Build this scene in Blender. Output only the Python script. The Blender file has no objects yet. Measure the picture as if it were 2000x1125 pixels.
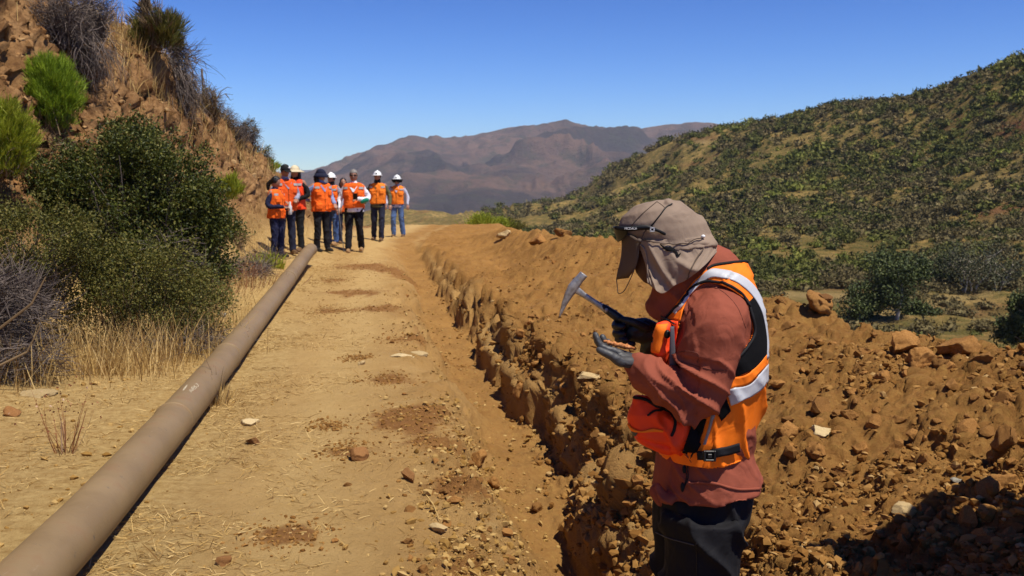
import bpy, bmesh, math, random
import numpy as np
from mathutils import Vector, Matrix
from mathutils.bvhtree import BVHTree

SC = bpy.context.scene
COL = SC.collection
# ------------------------------------------------------------ camera, sky, sun, exposure
FPX = 1944.44                      # focal length in pixels of the 2000 px wide photograph
CAMZ = 1.4
PITCH = math.radians(5.65)
cam_data = bpy.data.cameras.new('camera')
cam_data.lens = 35.0
cam_data.sensor_width = 36.0
cam_data.clip_start = 0.05
cam_data.clip_end = 30000
cam_data.dof.use_dof = True
cam_data.dof.focus_distance = 3.3
cam_data.dof.aperture_fstop = 9.0
cam = bpy.data.objects.new('camera', cam_data)
cam.location = (0, 0, CAMZ)
cam.rotation_euler = (math.pi/2 - PITCH, 0, 0)
COL.objects.link(cam)
SC.camera = cam

SUN = Vector((0.36, -0.30, 1.0)).normalized()     # direction towards the sun
world = bpy.data.worlds.new('World')
SC.world = world
world.use_nodes = True
wn = world.node_tree
for n in list(wn.nodes): wn.nodes.remove(n)
sky = wn.nodes.new('ShaderNodeTexSky'); sky.sky_type = 'NISHITA'; sky.sun_disc = False
sky.sun_elevation = math.asin(SUN.z)
sky.sun_rotation = math.atan2(SUN.x, SUN.y)
sky.altitude = 1400; sky.air_density = 1.0; sky.dust_density = 0.1; sky.ozone_density = 2.6
bgn = wn.nodes.new('ShaderNodeBackground'); bgn.inputs[1].default_value = 0.025
won = wn.nodes.new('ShaderNodeOutputWorld')
hsn = wn.nodes.new('ShaderNodeHueSaturation'); hsn.inputs['Saturation'].default_value = 1.12; hsn.inputs['Hue'].default_value = .503
gam = wn.nodes.new('ShaderNodeGamma'); gam.inputs[1].default_value = 1.75
wn.links.new(sky.outputs[0], gam.inputs[0]); wn.links.new(gam.outputs[0], hsn.inputs['Color']); tint = wn.nodes.new('ShaderNodeMix'); tint.data_type = 'RGBA'; tint.blend_type = 'MULTIPLY'; tint.inputs[0].default_value = 1; tint.inputs[7].default_value = (.93, 1.0, 1.22, 1)
wn.links.new(hsn.outputs[0], tint.inputs[6]); wn.links.new(tint.outputs[2], bgn.inputs[0]); wn.links.new(bgn.outputs[0], won.inputs[0])
sun_data = bpy.data.lights.new('sun', 'SUN'); sun_data.energy = 5.0; sun_data.angle = math.radians(0.53)
sun_data.color = (1.0, 0.94, 0.82)
sun = bpy.data.objects.new('sun', sun_data)
sun.rotation_euler = SUN.to_track_quat('Z', 'Y').to_euler()
sun.location = (3, -2, 12)
COL.objects.link(sun)
SC.view_settings.view_transform = 'Standard'
SC.view_settings.look = 'None'
SC.view_settings.exposure = 0.27
SC.view_settings.gamma = 1.0
SC.view_settings.use_curve_mapping = False
SC.cycles.max_bounces = 5
SC.cycles.diffuse_bounces = 3
SC.cycles.volume_bounces = 0
SC.cycles.transparent_max_bounces = 8

# ------------------------------------------------------------ helpers
rng = np.random.default_rng(11)
random.seed(5)
cp, sp = math.cos(PITCH), math.sin(PITCH)
def ray(px, py):
    a = (px-1000)/FPX; b = (562.5-py)/FPX
    return Vector((a, cp+b*sp, -sp+b*cp))
def at(px, py, Y):
    d = ray(px, py); t = Y/d.y
    return Vector((d.x*t, Y, CAMZ+d.z*t))

def _h(ix, iy, iz, seed):
    h = (ix.astype(np.int64)*374761393 + iy.astype(np.int64)*668265263 + iz.astype(np.int64)*2147483647 + seed*1274126177) & 0xFFFFFFFF
    h = ((h ^ (h >> 13))*1274126177) & 0xFFFFFFFF
    h = ((h ^ (h >> 16))*2246822519) & 0xFFFFFFFF
    return ((h ^ (h >> 15)) & 0xFFFFFF)/float(0xFFFFFF)
def vn(x, y, seed=0):
    x = np.asarray(x, float); y = np.asarray(y, float)
    x0 = np.floor(x); y0 = np.floor(y); fx = x-x0; fy = y-y0
    fx = fx*fx*fx*(fx*(fx*6-15)+10); fy = fy*fy*fy*(fy*(fy*6-15)+10)
    z = np.zeros_like(x0)
    a = _h(x0, y0, z, seed); b = _h(x0+1, y0, z, seed); c = _h(x0, y0+1, z, seed); d = _h(x0+1, y0+1, z, seed)
    return (a*(1-fx)*(1-fy)+b*fx*(1-fy)+c*(1-fx)*fy+d*fx*fy)*2-1
def fbm(x, y, o=4, seed=0, gain=.5):
    s = 0; a = 1; n = 0; f = 1
    for k in range(o):
        s = s+a*vn(x*f+17.3*k, y*f-9.1*k, seed+k); n += a; a *= gain; f *= 2.03
    return s/n
def ridged(x, y, o=4, seed=0, gain=.5):
    s = 0; a = 1; n = 0; f = 1
    for k in range(o):
        s = s+a*(1-np.abs(vn(x*f+17.3*k, y*f-9.1*k, seed+k))*2); n += a; a *= gain; f *= 2.03
    return s/n
def vn3(p, seed=0):
    p = np.asarray(p, float)
    i = np.floor(p); f = p-i; f = f*f*(3-2*f)
    r = 0
    for dx in (0, 1):
        wx = f[..., 0] if dx else 1-f[..., 0]
        for dy in (0, 1):
            wy = f[..., 1] if dy else 1-f[..., 1]
            for dz in (0, 1):
                wz = f[..., 2] if dz else 1-f[..., 2]
                r = r+wx*wy*wz*_h(i[..., 0]+dx, i[..., 1]+dy, i[..., 2]+dz, seed)
    return r*2-1
def fbm3(p, o=3, seed=0, gain=.5):
    r = 0; a = 1; n = 0; f = 1
    for k in range(o): r = r+a*vn3(p*f+3.7*k, seed+k); n += a; a *= gain; f *= 2.03
    return r/n
ORD = ['nearest', 'second', 'third', 'fourth', 'fifth', 'sixth', 'seventh', 'eighth', 'ninth', 'tenth', 'eleventh', 'twelfth', 'thirteenth', 'fourteenth', 'fifteenth', 'sixteenth', 'seventeenth', 'eighteenth', 'nineteenth', 'twentieth', 'twenty first', 'twenty second', 'twenty third', 'twenty fourth', 'twenty fifth', 'twenty sixth', 'twenty seventh', 'twenty eighth', 'twenty ninth', 'thirtieth']
def place_labels(items, marks, kind):
    """items: (object, px, py, adjective); marks: (phrase, px, py). Each item is told by its rank from, and its side of, the nearest landmark"""
    by = {}
    for o, px, py, adj in items:
        m = min(range(len(marks)), key=lambda i: math.hypot(marks[i][1]-px, (marks[i][2]-py)*1.3)); dx, dy = px-marks[m][1], py-marks[m][2]
        side = ('right of' if dx > 0 else 'left of') if abs(dx) > abs(dy)*1.3 else ('below' if dy > 0 else 'above')
        by.setdefault((m, side, adj), []).append((math.hypot(dx, dy), o))
    for (m, side, adj), L in by.items():
        for i, (d, o) in enumerate(sorted(L, key=lambda q: q[0])):
            w = ORD[i] if i < len(ORD) else 'far'
            o['label'] = f'{w} {adj} {kind} {side} {marks[m][0]}' if i else f'{adj} {kind} nearest {marks[m][0]}, {side} it'
def bumps(x, y, cell, dens, rmin, rmax, seed):
    """hemispherical clods: max over neighbouring cells"""
    gx = np.floor(x/cell); gy = np.floor(y/cell); out = np.zeros_like(x); z = np.zeros_like(gx)
    for dx in (-1, 0, 1):
        for dy in (-1, 0, 1):
            cx_ = gx+dx; cy_ = gy+dy
            px = (cx_+_h(cx_, cy_, z, seed))*cell; py = (cy_+_h(cx_, cy_, z, seed+1))*cell
            r = (rmin+(rmax-rmin)*_h(cx_, cy_, z, seed+2)**2)*cell
            on = _h(cx_, cy_, z, seed+3) < dens
            q = 1-((x-px)**2+(y-py)**2)/(r*r)
            out = np.maximum(out, np.where(on & (q > 0), np.sqrt(np.maximum(q, 0))*r, 0))
    return out
def sstep(a, b, x):
    t = np.clip((x-a)/(b-a), 0, 1); return t*t*(3-2*t)

def mesh_np(name, V, F, smooth=False, mat=None):
    V = np.asarray(V, np.float32); F = np.asarray(F, np.int32)
    me = bpy.data.meshes.new(name)
    me.vertices.add(len(V)); me.vertices.foreach_set('co', V.ravel())
    k = F.shape[1]
    me.loops.add(F.size); me.loops.foreach_set('vertex_index', F.ravel())
    me.polygons.add(len(F)); me.polygons.foreach_set('loop_start', np.arange(0, F.size, k, dtype=np.int32))
    try: me.polygons.foreach_set('loop_total', np.full(len(F), k, np.int32))
    except Exception: pass
    me.update(calc_edges=True)
    me.polygons.foreach_set('use_smooth', np.full(len(F), smooth))
    if mat: me.materials.append(mat)
    me.update()
    return me
def link(name, me, parent=None):
    o = bpy.data.objects.new(name, me); COL.objects.link(o)
    if parent: setpar(o, parent)
    return o
def setpar(o, parent, world=True):
    o.parent = parent
    if world:                       # meshes are modelled in world space: undo the offset of the parents
        t = Vector((0, 0, 0)); q = parent
        while q is not None and q.type == 'EMPTY': t += q.location; q = q.parent
        while q is not None: q = q.parent
        if parent.type == 'EMPTY': o.matrix_parent_inverse = Matrix.Translation(-t)
    return o
def lone(name, me, parent):          # a mesh modelled in its parent's own space
    o = bpy.data.objects.new(name, me); COL.objects.link(o); o.parent = parent; return o
def tag(o, label=None, cat=None, group=None, kind=None):
    if label: o['label'] = label
    if cat: o['category'] = cat
    if group: o['group'] = group
    if kind: o['kind'] = kind
    return o
def thing(name, loc, label, cat, group=None, rz=0):
    o = bpy.data.objects.new(name, None); COL.objects.link(o)
    o.location = loc; o.rotation_euler = (0, 0, rz); o.empty_display_size = .1
    return tag(o, label, cat, group)
def copy_tree(o, parent=None):
    c = o.copy(); COL.objects.link(c); c.parent = parent
    for ch in list(o.children): copy_tree(ch, c)
    return c
class MB:
    """collects vertices and faces of mixed size"""
    def __init__(s): s.V = []; s.F = []
    def add(s, V, F):
        o = len(s.V); s.V += [tuple(v) for v in V]; s.F += [tuple(i+o for i in f) for f in F]; return s
    def mesh(s, name, mat=None, smooth=True):
        me = bpy.data.meshes.new(name); me.from_pydata(s.V, [], s.F)
        me.polygons.foreach_set('use_smooth', [smooth]*len(s.F))
        if mat: me.materials.append(mat)
        me.update(); return me
def loft(rings, seg=20, e=2.0, cap=True):
    """rings: (centre, u, v) with semi-axis vectors u and v"""
    V = []; F = []
    for c, u, v in rings:
        for k in range(seg):
            a = 2*math.pi*k/seg; ca, sa = math.cos(a), math.sin(a)
            ca = math.copysign(abs(ca)**(2/e), ca); sa = math.copysign(abs(sa)**(2/e), sa)
            V.append(c+u*ca+v*sa)
    n = len(rings)
    for i in range(n-1):
        for k in range(seg):
            k2 = (k+1) % seg
            F.append((i*seg+k, i*seg+k2, (i+1)*seg+k2, (i+1)*seg+k))
    if cap:
        F.append(tuple(reversed(range(seg)))); F.append(tuple((n-1)*seg+k for k in range(seg)))
    return V, F
def catmull(P, R, n=4):
    if len(P) < 3: return list(P), list(R)
    out = []; ro = []
    Q = [P[0]*2-P[1]]+list(P)+[P[-1]*2-P[-2]]
    for i in range(1, len(Q)-2):
        for k in range(n):
            t = k/n
            a, b, c, d = Q[i-1], Q[i], Q[i+1], Q[i+2]
            out.append(.5*((2*b)+(c-a)*t+(2*a-5*b+4*c-d)*t*t+(3*b-a-3*c+d)*t**3))
            r0, r1 = R[i-1], R[i]; ro.append(r0+(r1-r0)*t)
    out.append(P[-1]); ro.append(R[-1])
    return out, ro
def tube(P, R, seg=10, n=3, flat=1.0, ref=None, round_ends=True):
    P = [Vector(p) for p in P]
    if not hasattr(R, '__len__'): R = [R]*len(P)
    P, R = catmull(P, list(R), n)
    rings = []; u = None
    for i in range(len(P)):
        t = (P[min(i+1, len(P)-1)]-P[max(i-1, 0)])
        if t.length < 1e-9: t = Vector((0, 0, 1))
        t.normalize()
        if u is None:
            r = ref or (Vector((0, 0, 1)) if abs(t.z) < .9 else Vector((1, 0, 0)))
            u = (r-t*r.dot(t)).normalized()
        else: u = (u-t*u.dot(t)).normalized()
        rings.append((P[i], u*R[i]*flat, t.cross(u)*R[i]))
    if round_ends and len(P) > 1:
        def ends(c, u, v, t, r):
            return [(c+t*r*math.sin(a), u*math.cos(a), v*math.cos(a)) for a in (math.radians(40), math.radians(70), math.radians(86))]
        t0 = (P[0]-P[1]).normalized(); t1 = (P[-1]-P[-2]).normalized()
        rings = list(reversed(ends(*rings[0], t0, R[0])))+rings+ends(*rings[-1], t1, R[-1])
    return loft(rings, seg)
def ellipsoid(c, r, M=None, seg=16, n=10):
    rings = []
    M = M or Matrix.Identity(3)
    for i in range(n+1):
        a = -math.pi/2+math.pi*i/n; a = max(min(a, math.pi/2-.02), -math.pi/2+.02)
        rings.append((Vector(c)+M@Vector((0, 0, r[2]*math.sin(a))), M@Vector((r[0]*math.cos(a), 0, 0)), M@Vector((0, r[1]*math.cos(a), 0))))
    return loft(rings, seg)
def boxv(c, s, M=None):
    M = M or Matrix.Identity(3); c = Vector(c)
    V = [c+M@Vector((x*s[0]/2, y*s[1]/2, z*s[2]/2)) for x in (-1, 1) for y in (-1, 1) for z in (-1, 1)]
    return V, [(0, 1, 3, 2), (4, 6, 7, 5), (0, 4, 5, 1), (2, 3, 7, 6), (0, 2, 6, 4), (1, 5, 7, 3)]
def fuse(name, mb, voxel, smooth=4, mat=None, disp=None):
    """melt overlapping lofts into one continuous skin"""
    me = mb.mesh('tmp')
    o = bpy.data.objects.new('tmp', me); COL.objects.link(o)
    m = o.modifiers.new('r', 'REMESH'); m.mode = 'VOXEL'; m.voxel_size = voxel
    if smooth:
        s = o.modifiers.new('s', 'SMOOTH'); s.factor = .5; s.iterations = smooth
    dg = bpy.context.evaluated_depsgraph_get()
    out = bpy.data.meshes.new_from_object(o.evaluated_get(dg))
    out.name = name
    bpy.data.objects.remove(o); bpy.data.meshes.remove(me)
    if disp:
        n = len(out.vertices); co = np.empty(n*3); no = np.empty(n*3)
        out.vertices.foreach_get('co', co); out.vertex_normals.foreach_get('vector', no)
        co = co.reshape(-1, 3); no = no.reshape(-1, 3)
        co = co+no*disp(co, no)[:, None]
        out.vertices.foreach_set('co', co.ravel())
    out.polygons.foreach_set('use_smooth', [True]*len(out.polygons))
    out.materials.clear()
    if mat: out.materials.append(mat)
    out.update()
    return out
def bvh_of(me):
    vs = [v.co.copy() for v in me.vertices]
    return BVHTree.FromPolygons(vs, [tuple(p.vertices) for p in me.polygons])

# strands and leaves in bulk ---------------------------------------------------
def strands(P, R, sides=2):
    """P (M,K,3) points, R (M,K) half widths -> V, F(quads)"""
    M, K, _ = P.shape
    T = np.gradient(P, axis=1); T /= np.linalg.norm(T, axis=2, keepdims=True)+1e-9
    rf = rng.normal(size=(M, 1, 3)); U = np.cross(T, np.broadcast_to(rf, T.shape)); U /= np.linalg.norm(U, axis=2, keepdims=True)+1e-9
    W = np.cross(T, U)
    if sides == 2: ring = [P-U*R[..., None], P+U*R[..., None]]
    else: ring = [P+(U*math.cos(2*math.pi*k/sides)+W*math.sin(2*math.pi*k/sides))*R[..., None] for k in range(sides)]
    V = np.stack(ring, axis=2)                     # M,K,S,3
    S = len(ring)
    idx = np.arange(M*K*S).reshape(M, K, S)
    Fs = []
    for s in range(S if sides > 2 else 1):
        s2 = (s+1) % S
        Fs.append(np.stack([idx[:, :-1, s], idx[:, :-1, s2], idx[:, 1:, s2], idx[:, 1:, s]], axis=-1).reshape(-1, 4))
    return V.reshape(-1, 3), np.concatenate(Fs)
def leaves(P, L, W, D=None, spread=1.0):
    """diamond leaves at P (N,3); D preferred direction"""
    N = len(P)
    d = rng.normal(size=(N, 3))*spread
    if D is not None: d = d+D
    d /= np.linalg.norm(d, axis=1, keepdims=True)+1e-9
    s = np.cross(d, rng.normal(size=(N, 3))); s /= np.linalg.norm(s, axis=1, keepdims=True)+1e-9
    n = np.cross(d, s)
    L = np.asarray(L).reshape(-1, 1)*np.ones((N, 1)); W = np.asarray(W).reshape(-1, 1)*np.ones((N, 1))
    V = np.stack([P, P+d*L*.5+s*W+n*W*.4, P+d*L, P+d*L*.5-s*W+n*W*.4], axis=1).reshape(-1, 3)
    return V, np.arange(N*4).reshape(N, 4)
def cat(parts):
    Vs = []; Fs = []; o = 0
    for V, F in parts:
        Vs.append(V); Fs.append(F+o); o += len(V)
    return np.concatenate(Vs), np.concatenate(Fs)

def topx1(v):
    d = Vector(v)-Vector((0, 0, CAMZ)); fy = d.y*cp-d.z*sp; up = d.y*sp+d.z*cp
    return 1000+FPX*d.x/fy, 562.5-FPX*up/fy
# materials ------------------------------------------------------------------
def newmat(name, rough=.8, spec=.25):
    m = bpy.data.materials.new(name); m.use_nodes = True
    b = m.node_tree.nodes['Principled BSDF']
    b.inputs['Roughness'].default_value = rough
    b.inputs['Specular IOR Level'].default_value = spec
    return m, m.node_tree, b
def N(nt, t, **kw):
    n = nt.nodes.new(t)
    for k, v in kw.items(): setattr(n, k, v)
    return n
def coords(nt, scale=(1, 1, 1), obj=True):
    tc = N(nt, 'ShaderNodeTexCoord'); mp = N(nt, 'ShaderNodeMapping'); mp.inputs['Scale'].default_value = scale
    nt.links.new(tc.outputs['Object'], mp.inputs[0]); return mp.outputs[0]
def noise(nt, co, scale, detail=4, rough=.55, dist=0):
    n = N(nt, 'ShaderNodeTexNoise'); n.inputs['Scale'].default_value = scale; n.inputs['Detail'].default_value = detail
    n.inputs['Roughness'].default_value = rough; n.inputs['Distortion'].default_value = dist
    nt.links.new(co, n.inputs['Vector']); return n.outputs[0]
def ramp(nt, f, stops):
    r = N(nt, 'ShaderNodeValToRGB'); e = r.color_ramp.elements
    while len(e) < len(stops): e.new(.5)
    for k, (p, c) in enumerate(stops):
        e[k].position = p; e[k].color = (*c, 1) if hasattr(c, '__len__') else (c, c, c, 1)
    nt.links.new(f, r.inputs[0]); return r.outputs[0]
def mix(nt, f, a, b, mode='MIX'):
    m = N(nt, 'ShaderNodeMix', data_type='RGBA', blend_type=mode)
    for s, v in ((m.inputs[0], f), (m.inputs[6], a), (m.inputs[7], b)):
        if hasattr(v, 'node'): nt.links.new(v, s)
        elif hasattr(v, '__len__'): s.default_value = (*v, 1)
        else: s.default_value = v
    return m.outputs[2]
def bump(nt, b, h, strength=.5, dist=.01):
    n = N(nt, 'ShaderNodeBump'); n.inputs['Strength'].default_value = strength; n.inputs['Distance'].default_value = dist
    nt.links.new(h, n.inputs['Height'])
    old = b.inputs['Normal'].links
    if old: nt.links.new(old[0].from_socket, n.inputs['Normal'])
    nt.links.new(n.outputs[0], b.inputs['Normal'])
def cloth(name, col, rough=.85, wr=.5, scale=14, var=.12, spec=.2, wd=.006):
    m, nt, b = newmat(name, rough, spec)
    co = coords(nt)
    v = noise(nt, co, 9, 4)
    dark = tuple(c*(1-var*1.6) for c in col); light = tuple(min(1, c*(1+var)) for c in col)
    nt.links.new(ramp(nt, v, [(.3, dark), (.7, light)]), b.inputs['Base Color'])
    bump(nt, b, noise(nt, co, scale, 3, .5, .8), wr, wd)
    cr = ramp(nt, noise(nt, co, scale*.55, 2, .5, 1.2), [(.43, 1), (.50, 0), (.57, 1)])
    bump(nt, b, cr, .11, wd*1.0)
    bump(nt, b, noise(nt, co, scale*4, 4, .6), .25, wd*.3)
    bump(nt, b, noise(nt, co, 700, 1), .25, .0005)
    return m
def plain(name, col, rough=.6, spec=.3, metal=0, var=.1, sc=20):
    m, nt, b = newmat(name, rough, spec)
    b.inputs['Metallic'].default_value = metal
    v = noise(nt, coords(nt), sc, 4)
    nt.links.new(ramp(nt, v, [(.3, tuple(c*(1-var) for c in col)), (.7, tuple(min(1, c*(1+var)) for c in col))]), b.inputs['Base Color'])
    return m
def leafmat(name, stops, rough=.55, trans=.0, spec=.25):
    m, nt, b = newmat(name, rough, spec)
    g = N(nt, 'ShaderNodeNewGeometry')
    c = ramp(nt, g.outputs['Random Per Island'], stops)
    nt.links.new(c, b.inputs['Base Color'])
    if trans:
        tr = N(nt, 'ShaderNodeBsdfTranslucent'); nt.links.new(c, tr.inputs[0])
        mx = N(nt, 'ShaderNodeMixShader'); mx.inputs[0].default_value = trans
        out = nt.nodes['Material Output']
        nt.links.new(b.outputs[0], mx.inputs[1]); nt.links.new(tr.outputs[0], mx.inputs[2]); nt.links.new(mx.outputs[0], out.inputs[0])
    return m
# ------------------------------------------------------------ near ground
TY = [-6, 2, 2.85, 4.65, 6, 8, 11, 15, 22, 26]
TX = [1.3, .66, .58, .36, .2, -.08, -.55, -1.1, -2.1, -2.7]
PATCH = []
for px_, py_, w_ in ((780, 812, 70), (830, 790, 55), (640, 602, 34), (690, 570, 60), (740, 600, 45), (800, 655, 45), (870, 640, 50), (720, 520, 70), (790, 530, 60), (650, 548, 30), (640, 820, 24), (850, 850, 60), (700, 690, 22), (900, 930, 60), (680, 865, 40), (760, 730, 40), (560, 1035, 60), (930, 1060, 70)):
    d_ = ray(px_, py_); k_ = (.03-CAMZ)/d_.z; PATCH.append((d_.x*k_, d_.y*k_, w_/FPX*d_.y*k_*1.1))
def tcx(y): return np.interp(y, TY, TX)
RY = [-6, 3, 4.2, 5.15, 5.9, 6.6, 7.7, 8.6, 10, 11.5, 14, 17.5, 21, 24, 27, 45]
RH = [.6, .6, .58, .52, .50, .44, .47, .40, .46, .54, .68, .55, .50, .42, .10, .0]
def near_h(x, y, masks=False):
    x = np.asarray(x, float); y = np.asarray(y, float)
    wx = x+.12*fbm(x*1.3, y*1.6, 2, 5)+.035*fbm(x*3, y*3, 2, 6)
    cx = tcx(y); s = wx-cx
    fade = 1-sstep(23, 25.5, y)
    z = .055*sstep(7, 20, y)+.035*fbm(x*.5, y*.5, 3, 1)+.012*fbm(x*3, y*3, 3, 2)
    z = z-.012*np.abs(np.sin((x+1.2)*2.2))*(s < -.6)*(x > -2.4)
    # spoil heap right of the trench
    hh = np.interp(y, RY, RH)
    er = .24
    q = (s-er)/2.0
    lumps = .10*fbm(x*1.3, y*1.3, 3, 9)
    heap = np.where(q < 0, 0, np.where(q < 1, .12*(1-.75*sstep(11, 17, y))*sstep(0, .12, q)+(hh-.12*(1-.75*sstep(11, 17, y)))*sstep(.12+.38*sstep(11, 18, y), 1.05, q), hh-(q-1)*2.0*.75))
    heap = heap+lumps*sstep(.0, .5, q)*(q < 2)*(hh > .05)
    # steps of broken soil on the heap's side near the trench
    heap = heap+.05*np.clip(ridged(x*1.9, y*1.5, 3, 21), 0, 1)*sstep(0, .1, q)*(1-sstep(.4, .8, q))*fade
    heap = np.maximum(heap, -40)
    # the spoil stops near the road's bend: the verge simply drops beyond it
    z = z+np.where(q > 0, heap, 0)
    # trench
    dep = np.interp(y, [-6, 2, 5, 12, 20, 25], [.42, .42, .42, .36, .30, .1])*fade
    e1 = .12+.13*fbm(y*1.0, x*.4+3, 3, 121)
    e2 = e1+.10+.16*np.abs(fbm(y*1.3+9, x*.8, 2, 123))
    right = 1-(.60*sstep(e1, e1+.08, s)+.40*sstep(e2, e2+.09, s))
    left = sstep(-.72, -.22, s)**1.3
    tr = right*left
    floor_ = .05*fbm(x*4, y*4, 3, 31)
    z = z-dep*tr+floor_*tr
    z = z-.12*fade*sstep(-.95, -.5, s)*(1-left)*np.clip(fbm(x*1.2, y*1.2, 2, 12)+.2, 0, 1)
    z = z-.16*np.exp(-(((x-.33)/.12)**2+((y-4.75)/.20)**2))-.10*np.exp(-(((x-.02)/.10)**2+((y-7.9)/.3)**2))-.12*np.exp(-(((x-.50)/.09)**2+((y-3.7)/.2)**2))
    # left verge and cut bank
    crest = np.interp(y, [-6, 12, 17, 19.1, 20.4, 22.2, 25.3, 27, 31, 36], [4.0, 3.95, 3.9, 3.75, 3.3, 2.66, 2.05, 1.7, .6, 0])
    bx = -x+.35*fbm(y*.35, x*.2, 3, 41)
    b = sstep(-.15, 1.05, (bx-4.75)/2.1)
    bank = crest*b
    rough_ = (.34*ridged(y*1.1, (z*0+x)*1.4, 5, 44, .6)+.22*fbm(y*3.2, x*3.2, 5, 45, .62)+.09*fbm(y*11, x*11, 3, 46))*sstep(.03, .3, b)*(1-.55*sstep(.9, 1., b))*np.clip(crest, 0, 1)
    z = z+bank+rough_*.9+np.clip(bx-7.2, 0, 60)*.18*np.clip(crest/3, 0, 1)
    z = z+.22*sstep(3.0, 4.8, bx)*(1-sstep(24, 30, y))
    # plateau ends
    z = z-np.clip(y-38, 0, 40)**1.3*.10*sstep(-9, -5, x)-np.clip(y-34, 0, 40)*.03*(x < -5)
    # clods
    lip = np.exp(-((s+.48)/.22)**2)*(1-sstep(14, 20, y))
    z = z+lip*(bumps(x+.04*fbm(x*9, y*9, 2, 63), y+.04*fbm(x*9+5, y*9, 2, 64), .24, .55, .25, .5, 61)*.75+.03*ridged(x*5, y*5, 3, 65))
    cl = sstep(-1.15, -.45, s+.35*fbm(x*.9, y*.9, 3, 51))*(1-sstep(30, 34, y))*(1-.85*tr)*(q < 1.9)
    z = z+cl*(bumps(x, y, .16, .55, .25, .55, 60)*.55+bumps(x, y, .075, .6, .25, .5, 70)*.6)+cl*.018*fbm(x*16, y*16, 3, 80)
    heapm = sstep(0, .08, q)*(q < 1.7)
    z = z+heapm*(.05*fbm(x*3.1, y*3.1, 5, 90, .62)*sstep(.0, .1, q)+.012*fbm(x*6.5, y*6.5, 3, 91)+.016*fbm(x*26, y*26, 3, 92, .7))
    rw = sstep(.08, .2, s)*(1-sstep(.5, .8, s))*fade
    z = z+rw*.07*fbm(x*1.6, y*1.6, 2, 95)
    if not masks: return z
    spoil = np.clip(sstep(-.02, .1, q)+.8*tr, 0, 1)
    spoil = np.maximum(spoil, .55*sstep(-.9, -.35, s+.3*fbm(x, y, 3, 52))*(1-tr)*fade)
    patch = 0
    for gx, gy, gw in PATCH: patch = patch+np.exp(-(((x-gx)/gw)**2+((y-gy)/(gw*1.25))**2))
    patch = sstep(.35, .75, np.clip(patch, 0, 1)+.55*fbm(x*7, y*5, 5, 100, .65))*.9*(s < .05)
    pdx = x-np.interp(y, [3, 22], [-1.62, -4.45])
    straw = np.clip(np.exp(-(np.clip(pdx, 0, 9)/.8)**2)+.5*fbm(x*1.1, y*.6, 3, 98), 0, 1)*(1-b)
    lane = np.exp(-((x+.10*fbm(x*.2, y*.8, 2, 190)-np.interp(y, [3, 5, 11, 20, 28], [-.72, -1.08, -1.72, -2.9, -3.6]))/.30)**2)*(1-b)
    straw = straw*(1-.85*lane)
    return z, spoil, patch, straw, b, lane
ys = np.concatenate([np.linspace(-5, 2.1, 26), 1/np.linspace(1/2.2, 1/14, 430), np.linspace(14.1, 48, 210)])
us = np.concatenate([np.linspace(-4, -.64, 70), np.linspace(-.63, .60, 660), np.linspace(.61, 4, 60)])
YY, UU = np.meshgrid(ys, us, indexing='ij')
YW_ = np.maximum(YY, 2.2)+.5
XX = UU*YW_
# spread the columns by the length of the ground's profile so that the trench wall and the bank get enough faces
Z0 = near_h(XX, YY); sl = np.clip(np.abs(np.gradient(Z0, axis=1)/np.gradient(XX, axis=1)), 0, 7)
ker = np.ones(9)/9; sl = np.apply_along_axis(lambda v: np.convolve(np.pad(v, 4, 'edge'), ker, 'valid'), 0, sl); sl = np.apply_along_axis(lambda v: np.convolve(np.pad(v, 1, 'edge'), np.ones(3)/3, 'valid'), 1, sl)
cw = np.sqrt(1+sl*sl); cw = np.concatenate([np.zeros((len(ys), 1)), np.cumsum((cw[:, 1:]+cw[:, :-1])/2, 1)], 1)
for r_i in range(len(ys)): UU[r_i] = np.interp(np.linspace(0, cw[r_i, -1], len(us)), cw[r_i], us)
XX = UU*YW_
ZZ, MS, MP, MST, MBK, MLN = near_h(XX, YY, True)
# push the steep bank and the trench's right wall sideways a little so that they overhang and read as broken soil
XW = XX+MBK*(1-MBK)*4*.30*fbm(YY*1.9, ZZ*2.4, 5, 101, .65)
SS = XX-tcx(YY)
rwm = sstep(.05, .2, SS)*(1-sstep(.35, .7, SS))*(YY < 24)
pos = np.stack([XW, YY, ZZ], -1)
du = np.gradient(pos, axis=1); dv = np.gradient(pos, axis=0); NR = np.cross(du, dv); NR /= np.linalg.norm(NR, axis=2, keepdims=True)+1e-12
QH = (SS-.24)/2.0
soil = np.clip(sstep(.02, .12, SS)*(QH < 1.7)*(YY < 25), 0, 1)
wallm = np.exp(-((SS-.30)/.30)**2)*(YY < 25)
lipm = np.exp(-((SS+.42)/.26)**2)*(YY < 24)*.55
bankm = sstep(.05, .35, MBK)*(1-sstep(.97, 1, MBK)*.6)
act = (np.maximum.reduce([soil, lipm, bankm]) > .02) & (np.abs(UU) < 1.2) & (YY > .6)
pa = pos[act]; wp = np.stack([fbm3(pa*2.0, 2, 111), fbm3(pa*2.0+9, 2, 112), fbm3(pa*2.0+19, 2, 113)], -1)
big = np.abs(fbm3(pa*1.9+wp*.5, 3, 131, .55)); mid = np.abs(vn3(pa*8.5+wp*1.6, 141)); fin = np.abs(vn3(pa*21+wp*2, 151)); fin2 = vn3(pa*48, 155)
wm = wallm[act]; sm__ = soil[act]; lm = lipm[act]; bm__ = bankm[act]
cl_ = np.clip(fbm3(pa*np.array([1.2, 1.2, 3]), 2, 161)*2+.5, 0, 1)
rgh = fbm3(pa*np.array([3.2, 3.2, 4.5])+wp*.5, 5, 171, .66); rgf = fbm3(pa*14, 3, 181, .7)
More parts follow.
